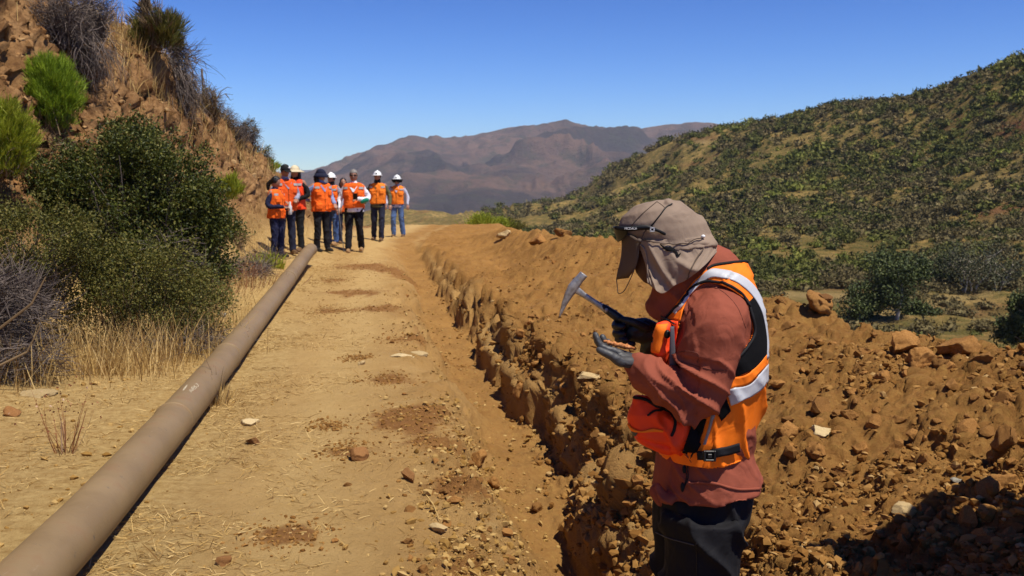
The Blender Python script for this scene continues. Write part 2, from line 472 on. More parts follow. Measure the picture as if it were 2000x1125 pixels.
D = wm*((big-.16)*.17+rgh*.12+rgf*.060+fin2*.012)*(1-.5*sstep(12, 18, pa[:, 1]))+sm__*(1-wm*.7)*((big-.16)*.05+rgh*.035+((mid-.25)*.020+rgf*.020)*(.3+.9*cl_)+fin2*.004)+lm*(rgf*.035+(fin-.25)*.025+fin2*.008)+bm__*((big-.16)*.22+rgh*.22+rgf*.06)
pos[act] = pa+NR[act]*D[:, None]*np.clip(1.0, 0, 1)
XW, YW, ZW = pos[..., 0], pos[..., 1], pos[..., 2]
R, C = XX.shape
idx = np.arange(R*C).reshape(R, C)
F = np.stack([idx[:-1, :-1], idx[:-1, 1:], idx[1:, 1:], idx[1:, :-1]], -1).reshape(-1, 4)
V = np.stack([XW, YW, ZW], -1).reshape(-1, 3)

m_ground, nt, b = newmat('ground_soil', .95, .08)
co = coords(nt)
def attr(nt, n):
    a = N(nt, 'ShaderNodeAttribute'); a.attribute_name = n; return a.outputs['Fac']
road = mix(nt, ramp(nt, noise(nt, co, 2.2, 6, .62), [(.35, 0), (.7, 1)]), (.36, .208, .070), (.47, .29, .108))
road = mix(nt, ramp(nt, noise(nt, co, 28, 4, .7), [(.45, 0), (.75, .5)]), road, (.33, .20, .08))
road = mix(nt, ramp(nt, noise(nt, co, 5, 7, .7), [(.6, 0), (.7, .55)]), road, (.55, .39, .17))
spo = mix(nt, ramp(nt, noise(nt, co, 1.3, 7, .65), [(.3, 0), (.7, 1)]), (.205, .090, .024), (.335, .165, .048))
spo = mix(nt, ramp(nt, noise(nt, co, 22, 5, .7), [(.4, 0), (.8, .7)]), spo, (.40, .235, .065))
pat = mix(nt, noise(nt, co, 12, 6, .7), (.16, .062, .018), (.30, .14, .045))
st = mix(nt, ramp(nt, noise(nt, co, 16, 8, .75), [(.35, 0), (.65, 1)]), (.33, .20, .070), (.54, .375, .155))
bk = mix(nt, ramp(nt, noise(nt, co, .9, 7, .65), [(.35, 0), (.65, 1)]), (.19, .092, .034), (.36, .205, .088))
bk = mix(nt, ramp(nt, noise(nt, coords(nt, (1, 1, 2.5)), 2.6, 6, .7), [(.5, 0), (.75, .8)]), bk, (.42, .24, .105))
bk = mix(nt, ramp(nt, noise(nt, co, 7, 7, .75), [(.42, .75), (.55, 0)]), bk, (.12, .056, .022))
col = mix(nt, attr(nt, 'straw'), road, st)
col = mix(nt, attr(nt, 'lane'), col, mix(nt, ramp(nt, noise(nt, co, 6, 6, .7), [(.3, 0), (.75, 1)]), (.43, .272, .100), (.52, .345, .140)))
col = mix(nt, attr(nt, 'patch'), col, pat)
col = mix(nt, attr(nt, 'spoil'), col, spo)
col = mix(nt, attr(nt, 'bank'), col, bk)
nt.links.new(col, b.inputs['Base Color'])
bump(nt, b, noise(nt, co, 40, 8, .75), .75, .012)
bump(nt, b, noise(nt, co, 14, 9, .78), .9, .035)
FV = V; TRW = (ZZ < -.05)
gme = mesh_np('ground', V, F, True, m_ground)
for n_, a_ in (('spoil', MS), ('patch', MP), ('straw', MST), ('lane', MLN), ('bank', sstep(.02, .25, MBK))):
    at_ = gme.attributes.new(n_, 'FLOAT', 'POINT'); at_.data.foreach_set('value', a_.ravel().astype(np.float32))
ground = tag(link('ground', gme), 'dusty ochre dirt road with open trench, spoil heap and cut bank', kind='structure')
# decimated copy of the ground for ray casting
sub = idx[::2, ::2]
Fb = np.stack([sub[:-1, :-1], sub[:-1, 1:], sub[1:, 1:], sub[1:, :-1]], -1).reshape(-1, 4)
GB = BVHTree.FromPolygons([tuple(v) for v in V.tolist()], Fb.tolist())
def hit(px, py):
    d = ray(px, py).normalized(); h = GB.ray_cast(Vector((0, 0, CAMZ)), d)
    return h[0] if h[0] else at(px, py, 15)
def drop(x, y):
    h = GB.ray_cast(Vector((x, y, 9)), Vector((0, 0, -1)))
    return h[0] if h[0] else Vector((x, y, 0))

# ------------------------------------------------------------ valley, hillside, mountains
HC = {  # px : [(distance, py)...] seven knots each
 -700: [(60, 500), (120, 470), (250, 430), (400, 420), (500, 415), (600, 412), (700, 410)],
 500: [(60, 560), (120, 480), (250, 445), (400, 435), (500, 430), (600, 425), (700, 420)],
 900: [(60, 560), (120, 480), (250, 450), (400, 440), (500, 432), (600, 427), (700, 422)],
 1000: [(50, 560), (100, 480), (200, 455), (300, 438), (400, 425), (500, 416), (600, 407)],
 1130: [(50, 600), (90, 510), (150, 465), (230, 440), (320, 415), (400, 398), (480, 380)],
 1200: [(48, 640), (80, 550), (120, 490), (190, 440), (270, 395), (340, 362), (420, 332)],
 1330: [(45, 680), (70, 590), (100, 530), (150, 455), (210, 385), (280, 325), (350, 268)],
 1500: [(43, 720), (60, 620), (85, 545), (120, 470), (170, 390), (230, 310), (300, 237)],
 1620: [(42, 740), (58, 640), (82, 560), (115, 485), (160, 400), (215, 305), (285, 207)],
 1820: [(41, 780), (55, 670), (77, 580), (105, 500), (145, 405), (195, 300), (255, 184)],
 1900: [(40, 790), (54, 680), (75, 590), (102, 505), (140, 400), (185, 285), (240, 150)],
 2000: [(40, 800), (53, 690), (73, 595), (98, 505), (135, 395), (175, 265), (225, 108)],
 2300: [(40, 800), (52, 690), (70, 590), (95, 480), (125, 350), (160, 200), (200, 30)],
 5000: [(40, 800), (52, 690), (70, 590), (95, 480), (125, 350), (160, 200), (200, 60)]}
def col_az(px): return math.atan((px-1000)/FPX)
az_k = np.array([col_az(p) for p in HC])
z_k = []; r_k = []
for p, kn in HC.items():
    rr = []; zz = []
    for r_, y_ in kn:
        d = ray(1000, y_); rr.append(r_); zz.append(CAMZ+d.z/d.y*r_*math.cos(col_az(p)) if p > 500 else CAMZ+d.z/d.y*r_)
    rr.append(rr[-1]*1.25); zz.append(zz[-1]-abs(zz[-1])*.2-8)
    rr.append(rr[-1]*1.5); zz.append(min(zz[-1]-20, -40))
    r_k.append(rr); z_k.append(zz)
r_k = np.array(r_k); z_k = np.array(z_k)
azs = np.concatenate([np.linspace(-1.3, -.3, 20), np.linspace(-.28, 0, 50), np.linspace(.0015, .56, 340), np.linspace(.57, .8, 90), np.linspace(.81, 1.4, 40)])
kk = np.linspace(0, 8, 280)
def hill_rz(az, k):
    rc = np.stack([np.interp(az, az_k, r_k[:, j]) for j in range(9)], -1)
    zc = np.stack([np.interp(az, az_k, z_k[:, j]) for j in range(9)], -1)
    k = np.clip(k, 0, 7.9999); j = np.floor(k).astype(int); t = k-j
    g = lambda A, q: np.take_along_axis(A, np.clip(q, 0, 8)[..., None], -1)[..., 0]
    r = g(rc, j)*(1-t)+g(rc, j+1)*t
    a, b_, c_, d_ = g(zc, j-1), g(zc, j), g(zc, j+1), g(zc, j+2)
    z = .5*((2*b_)+(c_-a)*t+(2*a-5*b_+4*c_-d_)*t*t+(3*b_-a-3*c_+d_)*t**3)
    return r, z
def hill_p(az, k):
    r, z = hill_rz(az, k)
    x = r*np.sin(az); y = r*np.cos(az)
    rel = np.exp(-((k-6)/.6)**2)*.75
    z = z+(1-rel)*(r*.010*fbm(x*.045, y*.045, 4, 201)+r*.012*ridged(x*.018, y*.018, 3, 205)-r*.004)+.25*fbm(x*.5, y*.5, 3, 206)*(1-rel*.5)
    return x, y, z
KK, AA = np.meshgrid(kk, azs, indexing='ij')
hx, hy, hz = hill_p(AA, KK)
R2, C2 = hx.shape; idx2 = np.arange(R2*C2).reshape(R2, C2)
F2 = np.stack([idx2[:-1, :-1], idx2[:-1, 1:], idx2[1:, 1:], idx2[1:, :-1]], -1).reshape(-1, 4)
m_hill, nt, b = newmat('hillside_dry_grass', .95, .05)
co = coords(nt)
c1 = mix(nt, ramp(nt, noise(nt, co, .09, 7, .7), [(.38, 0), (.62, 1)]), (.17, .11, .034), (.37, .24, .082))
c1 = mix(nt, ramp(nt, noise(nt, co, .6, 5, .7), [(.38, 0), (.58, .8)]), c1, (.085, .080, .024))
c1 = mix(nt, ramp(nt, noise(nt, co, .05, 5, .6), [(.58, 0), (.68, .6)]), c1, (.20, .09, .042))
c1 = mix(nt, attr(nt, 'red'), c1, (.17, .07, .035))
c1 = mix(nt, attr(nt, 'pale'), c1, (.30, .21, .085))
nt.links.new(c1, b.inputs['Base Color'])
bump(nt, b, noise(nt, co, 1.2, 6, .7), 1, .6)
hme = mesh_np('hillside', np.stack([hx, hy, hz], -1).reshape(-1, 3), F2, True, m_hill)
px_h = 1000+np.tan(AA)*FPX
rr_h = np.hypot(hx, hy)
el = (hz-CAMZ)/(rr_h*np.cos(AA)); py_h = 562.5-FPX*np.tan(np.arctan(el)+PITCH)
def band(px, py, x0, x1, fy, w):
    c = np.interp(px, *fy); return np.exp(-((py-c)/w)**2)*sstep(x0, x0+25, px)*(1-sstep(x1-25, x1, px))
red = band(px_h, py_h, 1460, 1720, ([1460, 1560, 1720], [535, 552, 560]), 10)+.9*band(px_h, py_h, 1925, 2040, ([1925, 2000], [262, 240]), 16)+.8*band(px_h, py_h, 1880, 2040, ([1880, 2000], [420, 400]), 14)+.5*band(px_h, py_h, 1330, 1410, ([1330, 1410], [275, 268]), 8)
pale = .8*band(px_h, py_h, 1500, 1760, ([1500, 1760], [573, 585]), 8)+.9*band(px_h, py_h, 1880, 2040, ([1880, 2000], [385, 365]), 22)+.7*band(px_h, py_h, 1640, 1960, ([1640, 1960], [640, 560]), 14)+.8*band(px_h, py_h, 1315, 1400, ([1315, 1400], [283, 276]), 5)
for n_, a_ in (('red', np.clip(red, 0, 1)), ('pale', np.clip(pale, 0, 1))):
    at_ = hme.attributes.new(n_, 'FLOAT', 'POINT'); at_.data.foreach_set('value', a_.ravel().astype(np.float32))
tag(link('hillside', hme), 'scrub covered hillside of dry grass across the valley', kind='structure')

def far_range(name, label, sil, r0, r1, zbase, mat, amp, nx=420, nyk=150, seed=300, fr=1.0):
    pxs = np.linspace(sil[0][0], sil[-1][0], nx)
    py = np.interp(pxs, [s[0] for s in sil], [s[1] for s in sil])
    az = np.arctan((pxs-1000)/FPX)
    zr = np.array([CAMZ+(ray(1000, y_).z/ray(1000, y_).y)*r1*math.cos(a_) for y_, a_ in zip(py, az)])
    t = np.linspace(0, 1.6, nyk)
    T, A = np.meshgrid(t, az, indexing='ij')
    Zr = np.broadcast_to(zr, T.shape)
    r = r0+(r1-r0)*T
    z = np.where(T <= 1, zbase+(Zr-zbase)*(T**.85), Zr-(T-1)*(Zr-zbase)*1.2)
    x = r*np.sin(A); y = r*np.cos(A)
    w = np.clip(T*3, 0, 1)*np.where(T <= 1, 1-T**14*.8, .3)
    k = fr/1000
    z = z+w*amp*(ridged(x*2.2*k+.6*fbm(x*3*k, y*3*k, 3, seed+7), y*1.1*k, 5, seed, .5)-.35)+w*amp*.16*fbm(x*14*k, y*14*k, 4, seed+5)
    i = np.arange(z.size).reshape(z.shape)
    Fq = np.stack([i[:-1, :-1], i[:-1, 1:], i[1:, 1:], i[1:, :-1]], -1).reshape(-1, 4)
    me = mesh_np(name, np.stack([x, y, z], -1).reshape(-1, 3), Fq, True, mat)
    return tag(link(name, me), label, kind='structure')
m_mtn, nt, b = newmat('mountain_scrub', .95, .05)
co = coords(nt)
c1 = mix(nt, ramp(nt, noise(nt, co, .0032, 8, .68), [(.42, 0), (.58, 1)]), (.050, .038, .034), (.145, .088, .062))
c1 = mix(nt, ramp(nt, noise(nt, co, .02, 6, .7), [(.5, 0), (.62, .75)]), c1, (.055, .052, .034))
c1 = mix(nt, ramp(nt, noise(nt, co, .0055, 6, .7), [(.60, 0), (.72, .6)]), c1, (.23, .14, .11))
nt.links.new(c1, b.inputs['Base Color'])
bump(nt, b, noise(nt, co, .03, 7, .7), 1, 14)
SIL = [(200, 420), (520, 372), (600, 350), (640, 336), (700, 313), (740, 300), (800, 281), (850, 272), (900, 270), (950, 257), (1000, 250), (1050, 247), (1080, 242), (1102, 236), (1130, 243), (1170, 255), (1210, 254), (1260, 246), (1330, 238), (1400, 248), (1500, 262), (1700, 290), (1900, 330)]
far_range('mountain', 'broad purple brown mountain at the head of the valley', SIL, 1500, 3400, -70, m_mtn, 85)
m_mtn2 = plain('far_range', (.10, .065, .055), .95, .05, 0, .3, .002)
far_range('distant_hills', 'faint blue hills on the horizon beyond the mountain', [(300, 338), (400, 335), (500, 331), (560, 334), (600, 333), (640, 338), (720, 343), (1000, 350), (1300, 352)], 5000, 7600, -70, m_mtn2, 90, 200, 30, 400)
# valley floor sheet to the horizon
m_valley = plain('valley_floor_soil', (.16, .11, .055), .95, .05, 0, .3, .01)
th = np.linspace(-math.pi, math.pi, 97); rr_ = np.array([1, 60, 300, 1500, 5000, 12000])
RRv, THv = np.meshgrid(rr_, th, indexing='ij')
i = np.arange(RRv.size).reshape(RRv.shape)
tag(link('valley_floor', mesh_np('valley_floor', np.stack([RRv*np.sin(THv), RRv*np.cos(THv), RRv*0-75.], -1).reshape(-1, 3), np.stack([i[:-1, :-1], i[:-1, 1:], i[1:, 1:], i[1:, :-1]], -1).reshape(-1, 4), True, m_valley)), 'valley floor reaching the horizon', kind='structure')
# haze
hm = bpy.data.materials.new('haze'); hm.use_nodes = True; nt = hm.node_tree
nt.nodes.remove(nt.nodes['Principled BSDF'])
pv = N(nt, 'ShaderNodeVolumePrincipled'); pv.inputs['Color'].default_value = (.72, .82, 1, 1); pv.inputs['Density'].default_value = .00009; pv.inputs['Anisotropy'].default_value = .0
nt.links.new(pv.outputs[0], nt.nodes['Material Output'].inputs['Volume'])
hb = MB(); hb.add(*boxv((0, 4300, 172), (9000, 8800, 496)))
haze = tag(link('haze', hb.mesh('haze', hm, False)), 'thin blue haze over the valley', kind='stuff')
# ------------------------------------------------------------ the worker in the trench
WY = 2.85
def W(px, py, dy=0): return at(px, py, WY+dy)
def rm(p, dy=0): return p*(WY+dy)/FPX
def pair(A, B, hb, dy=0, sx=1.0):
    a = W(*A, dy); b_ = W(*B, dy)
    return ((a+b_)/2, (b_-a)/2*sx, Vector((0, hb, 0)))
def ptube(pts, seg=12, n=3, flat=1.0):
    """pts: (px, py, dy, radius px)"""
    return tube([W(a, b_, d) for a, b_, d, r in pts], [rm(r, d) for a, b_, d, r in pts], seg, n, flat)
def resample(P, n):
    P = np.array(P, float); d = np.r_[0, np.cumsum(np.hypot(*np.diff(P, axis=0).T))]
    t = np.linspace(0, d[-1], n); return np.stack([np.interp(t, d, P[:, 0]), np.interp(t, d, P[:, 1])], 1)
def smoothline(P, n=6):
    Q, _ = catmull([Vector((p[0], p[1], 0)) for p in P], [0]*len(P), n)
    return [(q.x, q.y) for q in Q]
CAMV = Vector((0, 0, CAMZ))
def onto(bvh, px, py, off):
    d = ray(px, py).normalized(); h = bvh.ray_cast(CAMV, d)
    if h[0] is None:
        q = W(px, py); g = bvh.find_nearest(q); p, n = g[0], g[1]
        if n.y > 0: n = Vector((n.x, -.2, n.z)).normalized()
    else: p, n = h[0], h[1]
    if n.dot(d) > 0: n = -n
    return p+n*off
def drape(name, bvh, A, B, mat, parent, off=.004, thk=.002, n=40, m=8, smooth=True):
    A = resample(smoothline(A), n); B = resample(smoothline(B), n)
    V = []
    for i in range(n):
        for j in range(m):
            q = A[i]+(B[i]-A[i])*j/(m-1); V.append(onto(bvh, q[0], q[1], off))
    F = [(i*m+j, i*m+j+1, (i+1)*m+j+1, (i+1)*m+j) for i in range(n-1) for j in range(m-1)]
    mb = MB(); mb.add(V, F)
    o = link(name, mb.mesh(name, mat, smooth), parent)
    s = o.modifiers.new('thickness', 'SOLIDIFY'); s.thickness = thk; s.offset = 0
    return o
def cord(name, bvh, pts, rad, mat, parent, off=.003, n=5):
    P = smoothline(pts, n)
    Q = [onto(bvh, x, y, off) for x, y in P] if bvh else [W(*p) for p in pts]
    mb = MB(); mb.add(*tube(Q, rad, 6, 1)); return link(name, mb.mesh(name, mat), parent)
def pillow(outline, dy, T, lv=7, pw=1.0, n=None, cpt=None):
    O = [Vector((x, y)) for x, y in (smoothline(outline+[outline[0]], 3)[:-1])]
    c = Vector(cpt) if cpt else sum(O, Vector((0, 0)))/len(O); V = []; F = []; K = len(O)
    for s in (-1, 1):
        base = len(V)
        for j in range(lv):
            a = math.pi/2*j/lv; f = math.cos(a)**.8; h = T*math.sin(a)**pw
            for q in O:
                z = c+(q-c)*f; V.append(W(z.x, z.y, dy+s*h))
        V.append(W(c.x, c.y, dy+s*T)); last = len(V)-1
        for j in range(lv-1):
            for k in range(K):
                f_ = (base+j*K+k, base+j*K+(k+1) % K, base+(j+1)*K+(k+1) % K, base+(j+1)*K+k)
                F.append(f_ if s < 0 else f_[::-1])
        for k in range(K):
            f_ = (base+(lv-1)*K+k, base+(lv-1)*K+(k+1) % K, last); F.append(f_ if s < 0 else f_[::-1])
    # stitch the rim: outer rings coincide, join them with a thin band
    K2 = lv*K+1
    for k in range(K): F.append((k, K2+k, K2+(k+1) % K, (k+1) % K))
    return V, F

m_jacket = cloth('brick_red_cotton', (.265, .070, .040), .85, .5, 16, .10, .15, .007)
m_orange = cloth('hi_vis_orange', (.98, .20, .008), .7, .35, 12, .05, .25, .006)
m_redor = cloth('hi_vis_red_orange', (.92, .065, .012), .65, .35, 16, .06, .25, .006)
m_refl = cloth('silver_reflective_tape', (.50, .51, .54), .45, .25, 20, .05, .5, .003)
m_black = cloth('black_webbing', (.008, .008, .010), .75, .3, 30, .1, .25, .002)
m_blackmesh = cloth('black_mesh_fabric', (.006, .006, .007), .9, .3, 30, .1, .1, .003)
m_trous = cloth('dark_navy_trousers', (.0055, .005, .0068), .85, .6, 9, .12, .3, .012)
m_taupe = cloth('taupe_hat_nylon', (.255, .185, .135), .8, .5, 18, .07, .2, .006)
m_brim = cloth('dark_brown_brim', (.10, .07, .052), .8, .3, 30, .08, .2, .002)
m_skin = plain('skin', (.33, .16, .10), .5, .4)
m_glovegrey = plain('grey_rubber_glove', (.050, .050, .052), .55, .5, 0, .15, 60)
m_gloveblack = plain('black_rubber_glove', (.009, .009, .010), .55, .5, 0, .2, 60)
m_steel, nt, b = newmat('worn_forged_steel', .42, .5); b.inputs['Metallic'].default_value = .55
nt.links.new(ramp(nt, noise(nt, coords(nt), 60, 6, .7), [(.35, (.22, .20, .19)), (.65, (.46, .45, .44))]), b.inputs['Base Color'])
bump(nt, b, noise(nt, coords(nt), 90, 5, .7), .3, .001)
m_gripblk = plain('black_vinyl_grip', (.010, .010, .013), .45, .4)
m_lens = plain('black_glasses_plastic', (.004, .004, .005), .45, .25, 0, .1)
m_boot = plain('brown_leather', (.13, .07, .03), .7, .3, 0, .3, 15)
m_white = plain('white_plastic', (.78, .78, .76), .4, .5)

worker = thing('person', (W(1385, 1000).x, WY, -.28), 'person in taupe neck flap hat, brick red jacket and orange vest bowed over gloved hands', 'person')
WP = Vector(worker.location)
def wlink(name, me, parent=None):
    o = link(name, me, parent or worker); return o

# -- body: one continuous skin under the clothes
bm_ = MB()
bm_.add(*loft([pair((1318, 640), (1425, 580), .13), pair((1325, 740), (1450, 710), .13), pair((1325, 860), (1435, 860), .12), pair((1325, 950), (1430, 950), .12), pair((1330, 1010), (1420, 1010), .11)], 20))
bm_.add(*ptube([(1375, 575, 0, 34), (1345, 530, 0, 34), (1318, 490, 0, 38)]))
Mh = Matrix.Rotation(math.radians(28), 3, 'Y')
bm_.add(*ellipsoid(W(1300, 466), (rm(52), .072, rm(68)), Mh))
bm_.add(*ptube([(1264, 500, 0, 26), (1262, 520, 0, 24), (1268, 536, 0, 20)]))              # jaw
bm_.add(*ptube([(1254, 478, 0, 9), (1247, 497, 0, 8), (1253, 506, 0, 8)]))                # nose
bm_.add(*ptube([(1262, 516, -.012, 5), (1258, 516, .012, 5)]))                              # lips
for s in (-1, 1): bm_.add(*ellipsoid(W(1322, 478, s*.076), (.018, .012, .032), Mh))        # ears
bm_.add(*ptube([(1400, 630, -.14, 28), (1385, 690, -.20, 30), (1366, 770, -.215, 28), (1300, 752, -.20, 26), (1250, 712, -.15, 19)]))
bm_.add(*ptube([(1400, 630, .14, 28), (1380, 700, .2, 30), (1360, 745, .21, 28), (1310, 690, .16, 24), (1275, 660, .10, 17)]))
HZ = -.28
def legpts(dx, dy):
    p = []
    for px, z, r in ((1390, .60, 70), (1375, .42, 66), (1362, .20, 50), (1368, .0, 44), (1378, -.20, 30)):
        x = W(px, 1000).x+dx; p.append((Vector((x, WY+dy, z)), rm(r)))
    return p
for dx, dy in ((.0, -.10), (-.04, .11)):
    q = legpts(dx, dy); bm_.add(*tube([a for a, r in q], [r*.62 for a, r in q], 12, 3))
    f0 = q[-1][0]; bm_.add(*tube([f0+Vector((.02, 0, -.03)), f0+Vector((-.15, 0, -.05))], [.035, .03], 10, 1))
m_skinw = plain('shaded_skin', (.10, .045, .03), .55, .3)  # skin colour darkened to stand in for the shade under the hat
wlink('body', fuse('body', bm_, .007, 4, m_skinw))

def wr_disp(amp, sc, st=(1, 1, 1), seed=0, mask=None):
    def f(co, no):
        p = co*np.array(st)*sc
        w = np.stack([vn3(p*.7+5, seed+1), vn3(p*.7+9, seed+2), vn3(p*.7+13, seed+3)], -1)
        n1 = 1-np.abs(vn3(p+w*1.1, seed)); n2 = 1-np.abs(vn3(p*2.1+w, seed+8))
        d = (n1**3-.35)*amp+(n2**3-.35)*amp*.35
        return d*(mask(co) if mask else 1)
    return f
# -- jacket (torso, both sleeves, collar)
TOR = [((1300, 566), (1398, 474), .085), ((1292, 600), (1425, 488), .115), ((1287, 640), (1455, 527), .175), ((1288, 684), (1478, 590), .205),
       ((1290, 722), (1487, 660), .205), ((1293, 770), (1486, 740), .195), ((1291, 820), (1474, 815), .185), ((1290, 868), (1462, 874), .180),
       ((1283, 915), (1478, 908), .19), ((1279, 955), (1489, 938), .20)]
jb = MB()
jb.add(*loft([pair(a, c, h) for a, c, h in TOR], 28))
jb.add(*ptube([(1285, 952, -.11, 12), (1296, 972, -.12, 16), (1310, 975, -.13, 12)], 12, 2))
jb.add(*ptube([(1282, 962, -.03, 14), (1290, 978, -.06, 12)], 12, 2))
jb.add(*ptube([(1345, 540, 0, 62), (1318, 560, 0, 52), (1300, 585, 0, 40)], 16, 3, .9))
jb.add(*ptube([(1408, 605, -.13, 52), (1396, 640, -.185, 58), (1388, 700, -.205, 57), (1378, 752, -.22, 52), (1366, 778, -.225, 46), (1330, 775, -.22, 43), (1295, 752, -.20, 41), (1262, 730, -.165, 36), (1248, 716, -.15, 29)], 20, 4))
jb.add(*ptube([(1408, 605, .13, 52), (1390, 690, .2, 50), (1362, 742, .22, 44), (1320, 700, .18, 36), (1286, 662, .11, 26)], 16, 4))
def jd(co, no):
    el = np.array(W(1366, 775, -.22)); d = np.linalg.norm((co-el)*np.array([1, .6, 1]), axis=1)
    near = np.exp(-(d/.13)**2)
    base = wr_disp(.013, 7, (1.0, .8, 1.0), 40)(co, no)
    # folds fan out from the elbow
    ang = np.arctan2(co[:, 2]-el[2]-.02, co[:, 0]-el[0]-.03); fr = .5+.5*np.sin(ang*15+2.2*vn3(co*9, 3)); fan = (fr**2-.4)*.000*near*(d > .03)*(co[:, 1] < WY-.03)
    fore = (co[:, 0] < W(1340, 0).x)*(co[:, 1] < WY-.1)
    f2 = .5+.5*np.sin((co[:, 0]*.85-co[:, 2]*.55)*85+2*vn3(co*8, 5)); elb = np.exp(-((co[:, 0]-el[0]+.03)/.09)**2)*(co[:, 1] < WY-.1)*(co[:, 2] < el[2]+.11); f3 = 1-np.abs(np.sin(((co[:, 0]-el[0])*.8+(co[:, 2]-el[2])*1.0)*52+2.6*vn3(co*7, 15))); fan = fan+elb*(f3**2.5-.3)*.026+fore*(f2**2-.4)*.013*sstep(W(1245, 0).x, W(1275, 0).x, co[:, 0])
    a = np.array(W(1424, 665, -.17)); d2 = np.linalg.norm(co-a, axis=1)
    arm = (.5+.5*np.sin((co[:, 2]*.8+co[:, 0]*.8)*95+2*vn3(co*10, 7)))**3*.012*np.exp(-(d2/.06)**2)
    hem = .010*np.sin(co[:, 0]*42+co[:, 1]*25+2*vn3(co*5, 9))*(1-sstep(.55, .72, co[:, 2]))
    return (base+fan+arm)*(.3+.7*sstep(.56, .68, co[:, 2]))+hem*.6
jme = fuse('jacket', jb, .0055, 2, m_jacket, jd)
jacket = wlink('jacket', jme)
JB = bvh_of(jme)
# sleeve seams and cuff
m_jdark = plain('brick_red_seam', (.13, .035, .022), .9)
SB = JB
cord('sleeve_seam', SB, [(1323, 705), (1350, 712), (1390, 722), (1420, 724)], .0013, m_jdark, jacket, .0005)
cord('sleeve_seam', SB, [(1325, 688), (1345, 686), (1364, 692), (1362, 708)], .0010, m_jdark, jacket, .0003)
cord('shoulder_seam', SB, [(1362, 566), (1385, 560), (1412, 570), (1440, 600), (1456, 640)], .0011, m_jdark, jacket, .0003)
drape('hem_band', SB, [(1340, 942), (1370, 940), (1400, 943), (1440, 953), (1484, 952)], [(1340, 947), (1370, 945), (1400, 948), (1440, 958), (1484, 957)], m_jacket, jacket, .003, .003, 30, 3)

# -- vest
vb = MB()
grow = lambda a, c, g: ((a[0]-g, a[1]+g*.1), (c[0]+g, c[1]-g*.2))
vr = []
for a, c, h in [((1300, 615), (1440, 506), .155)]+TOR[2:7]+[((1286, 866), (1460, 864), .185), ((1286, 884), (1456, 876), .186)]:
    A, B = grow(a, c, 4); vr.append(pair(A, B, h+.012))
vb.add(*loft(vr, 36))
def vd(co, no):
    q = 1-np.abs(np.sin((co[:, 0]*.95+co[:, 2]*.45)*34+1.6*vn3(co*6, 61)))
    low = 1-sstep(.78, .98, co[:, 2])
    return wr_disp(.009, 6, (1, 1, .5), 60)(co, no)+low*(q**2-.35)*.014*(co[:, 0] > W(1385, 0).x)
vme = fuse('vest_body', vb, .005, 2, m_orange, vd)
VBfull = bvh_of(vme); vfull = vme.copy()
ARM = smoothline([(1418, 806), (1405, 770), (1410, 735), (1430, 708), (1454, 680), (1469, 655), (1470, 631), (1461, 600), (1446, 577), (1420, 560), (1394, 552), (1370, 556), (1350, 570), (1335, 600), (1326, 640), (1316, 690), (1318, 760), (1340, 810)], 4)
NECK = smoothline([(1300, 630), (1330, 592), (1366, 550), (1400, 520), (1460, 508), (1440, 440), (1300, 440), (1240, 560), (1270, 640)], 3)
def inside(px, py, poly):
    P = np.array(poly); x0, y0 = P[:, 0], P[:, 1]; x1, y1 = np.roll(x0, -1), np.roll(y0, -1)
    c = np.zeros(len(px), bool)
    for a, b_, c_, d in zip(x0, y0, x1, y1):
        if b_ == d: continue
        m = ((b_ > py) != (d > py)) & (px < (c_-a)*(py-b_)/(d-b_)+a); c ^= m
    return c
def topx(co):
    d = co-np.array(CAMV); fy = d[:, 1]*cp-d[:, 2]*sp; up = d[:, 1]*sp+d[:, 2]*cp
    return 1000+FPX*d[:, 0]/fy, 562.5-FPX*up/fy
n = len(vme.vertices); co = np.empty(n*3); vme.vertices.foreach_get('co', co); co = co.reshape(-1, 3)
px_, py_ = topx(co)
# mirror the far half onto the near side for the cuts
mir = co.copy(); far = mir[:, 1] > WY; mir[far, 1] = 2*WY-mir[far, 1]
pm, qm = topx(mir)
kill = inside(pm, qm, ARM) & (np.abs(mir[:, 1]-WY) > .06)
pc, qc = topx(np.stack([co[:, 0], np.full(n, WY), co[:, 2]], 1))
kill |= inside(pc, qc, NECK)
# open bottom of the shell
kill |= (qc > 884-(pc-1290)*.06)
bmv = bmesh.new(); bmv.from_mesh(vme); bmv.verts.ensure_lookup_table()
bmesh.ops.delete(bmv, geom=[bmv.verts[i] for i in np.nonzero(kill)[0]], context='VERTS')
bmv.to_mesh(vme); bmv.free(); vme.update()
vest = thing('vest', (0, 0, 0), None, None); vest.parent = worker
shell = link('shell', vme, vest)
sm = shell.modifiers.new('thickness', 'SOLIDIFY'); sm.thickness = .003
VB = VBfull
def both(*ms):
    V_ = []; F_ = []
    for m in ms:
        o = len(V_); V_ += [v.co.copy() for v in m.vertices]; F_ += [tuple(i+o for i in p.vertices) for p in m.polygons]
    return BVHTree.FromPolygons(V_, F_)
VJ = both(vfull, jme)
o_ = .0035
arm_edge = [(1301, 626), (1316, 608), (1330, 592), (1350, 566), (1377, 551), (1400, 552), (1420, 558), (1446, 575), (1461, 598), (1470, 631), (1470, 655), (1455, 681), (1431, 708), (1412, 734)]
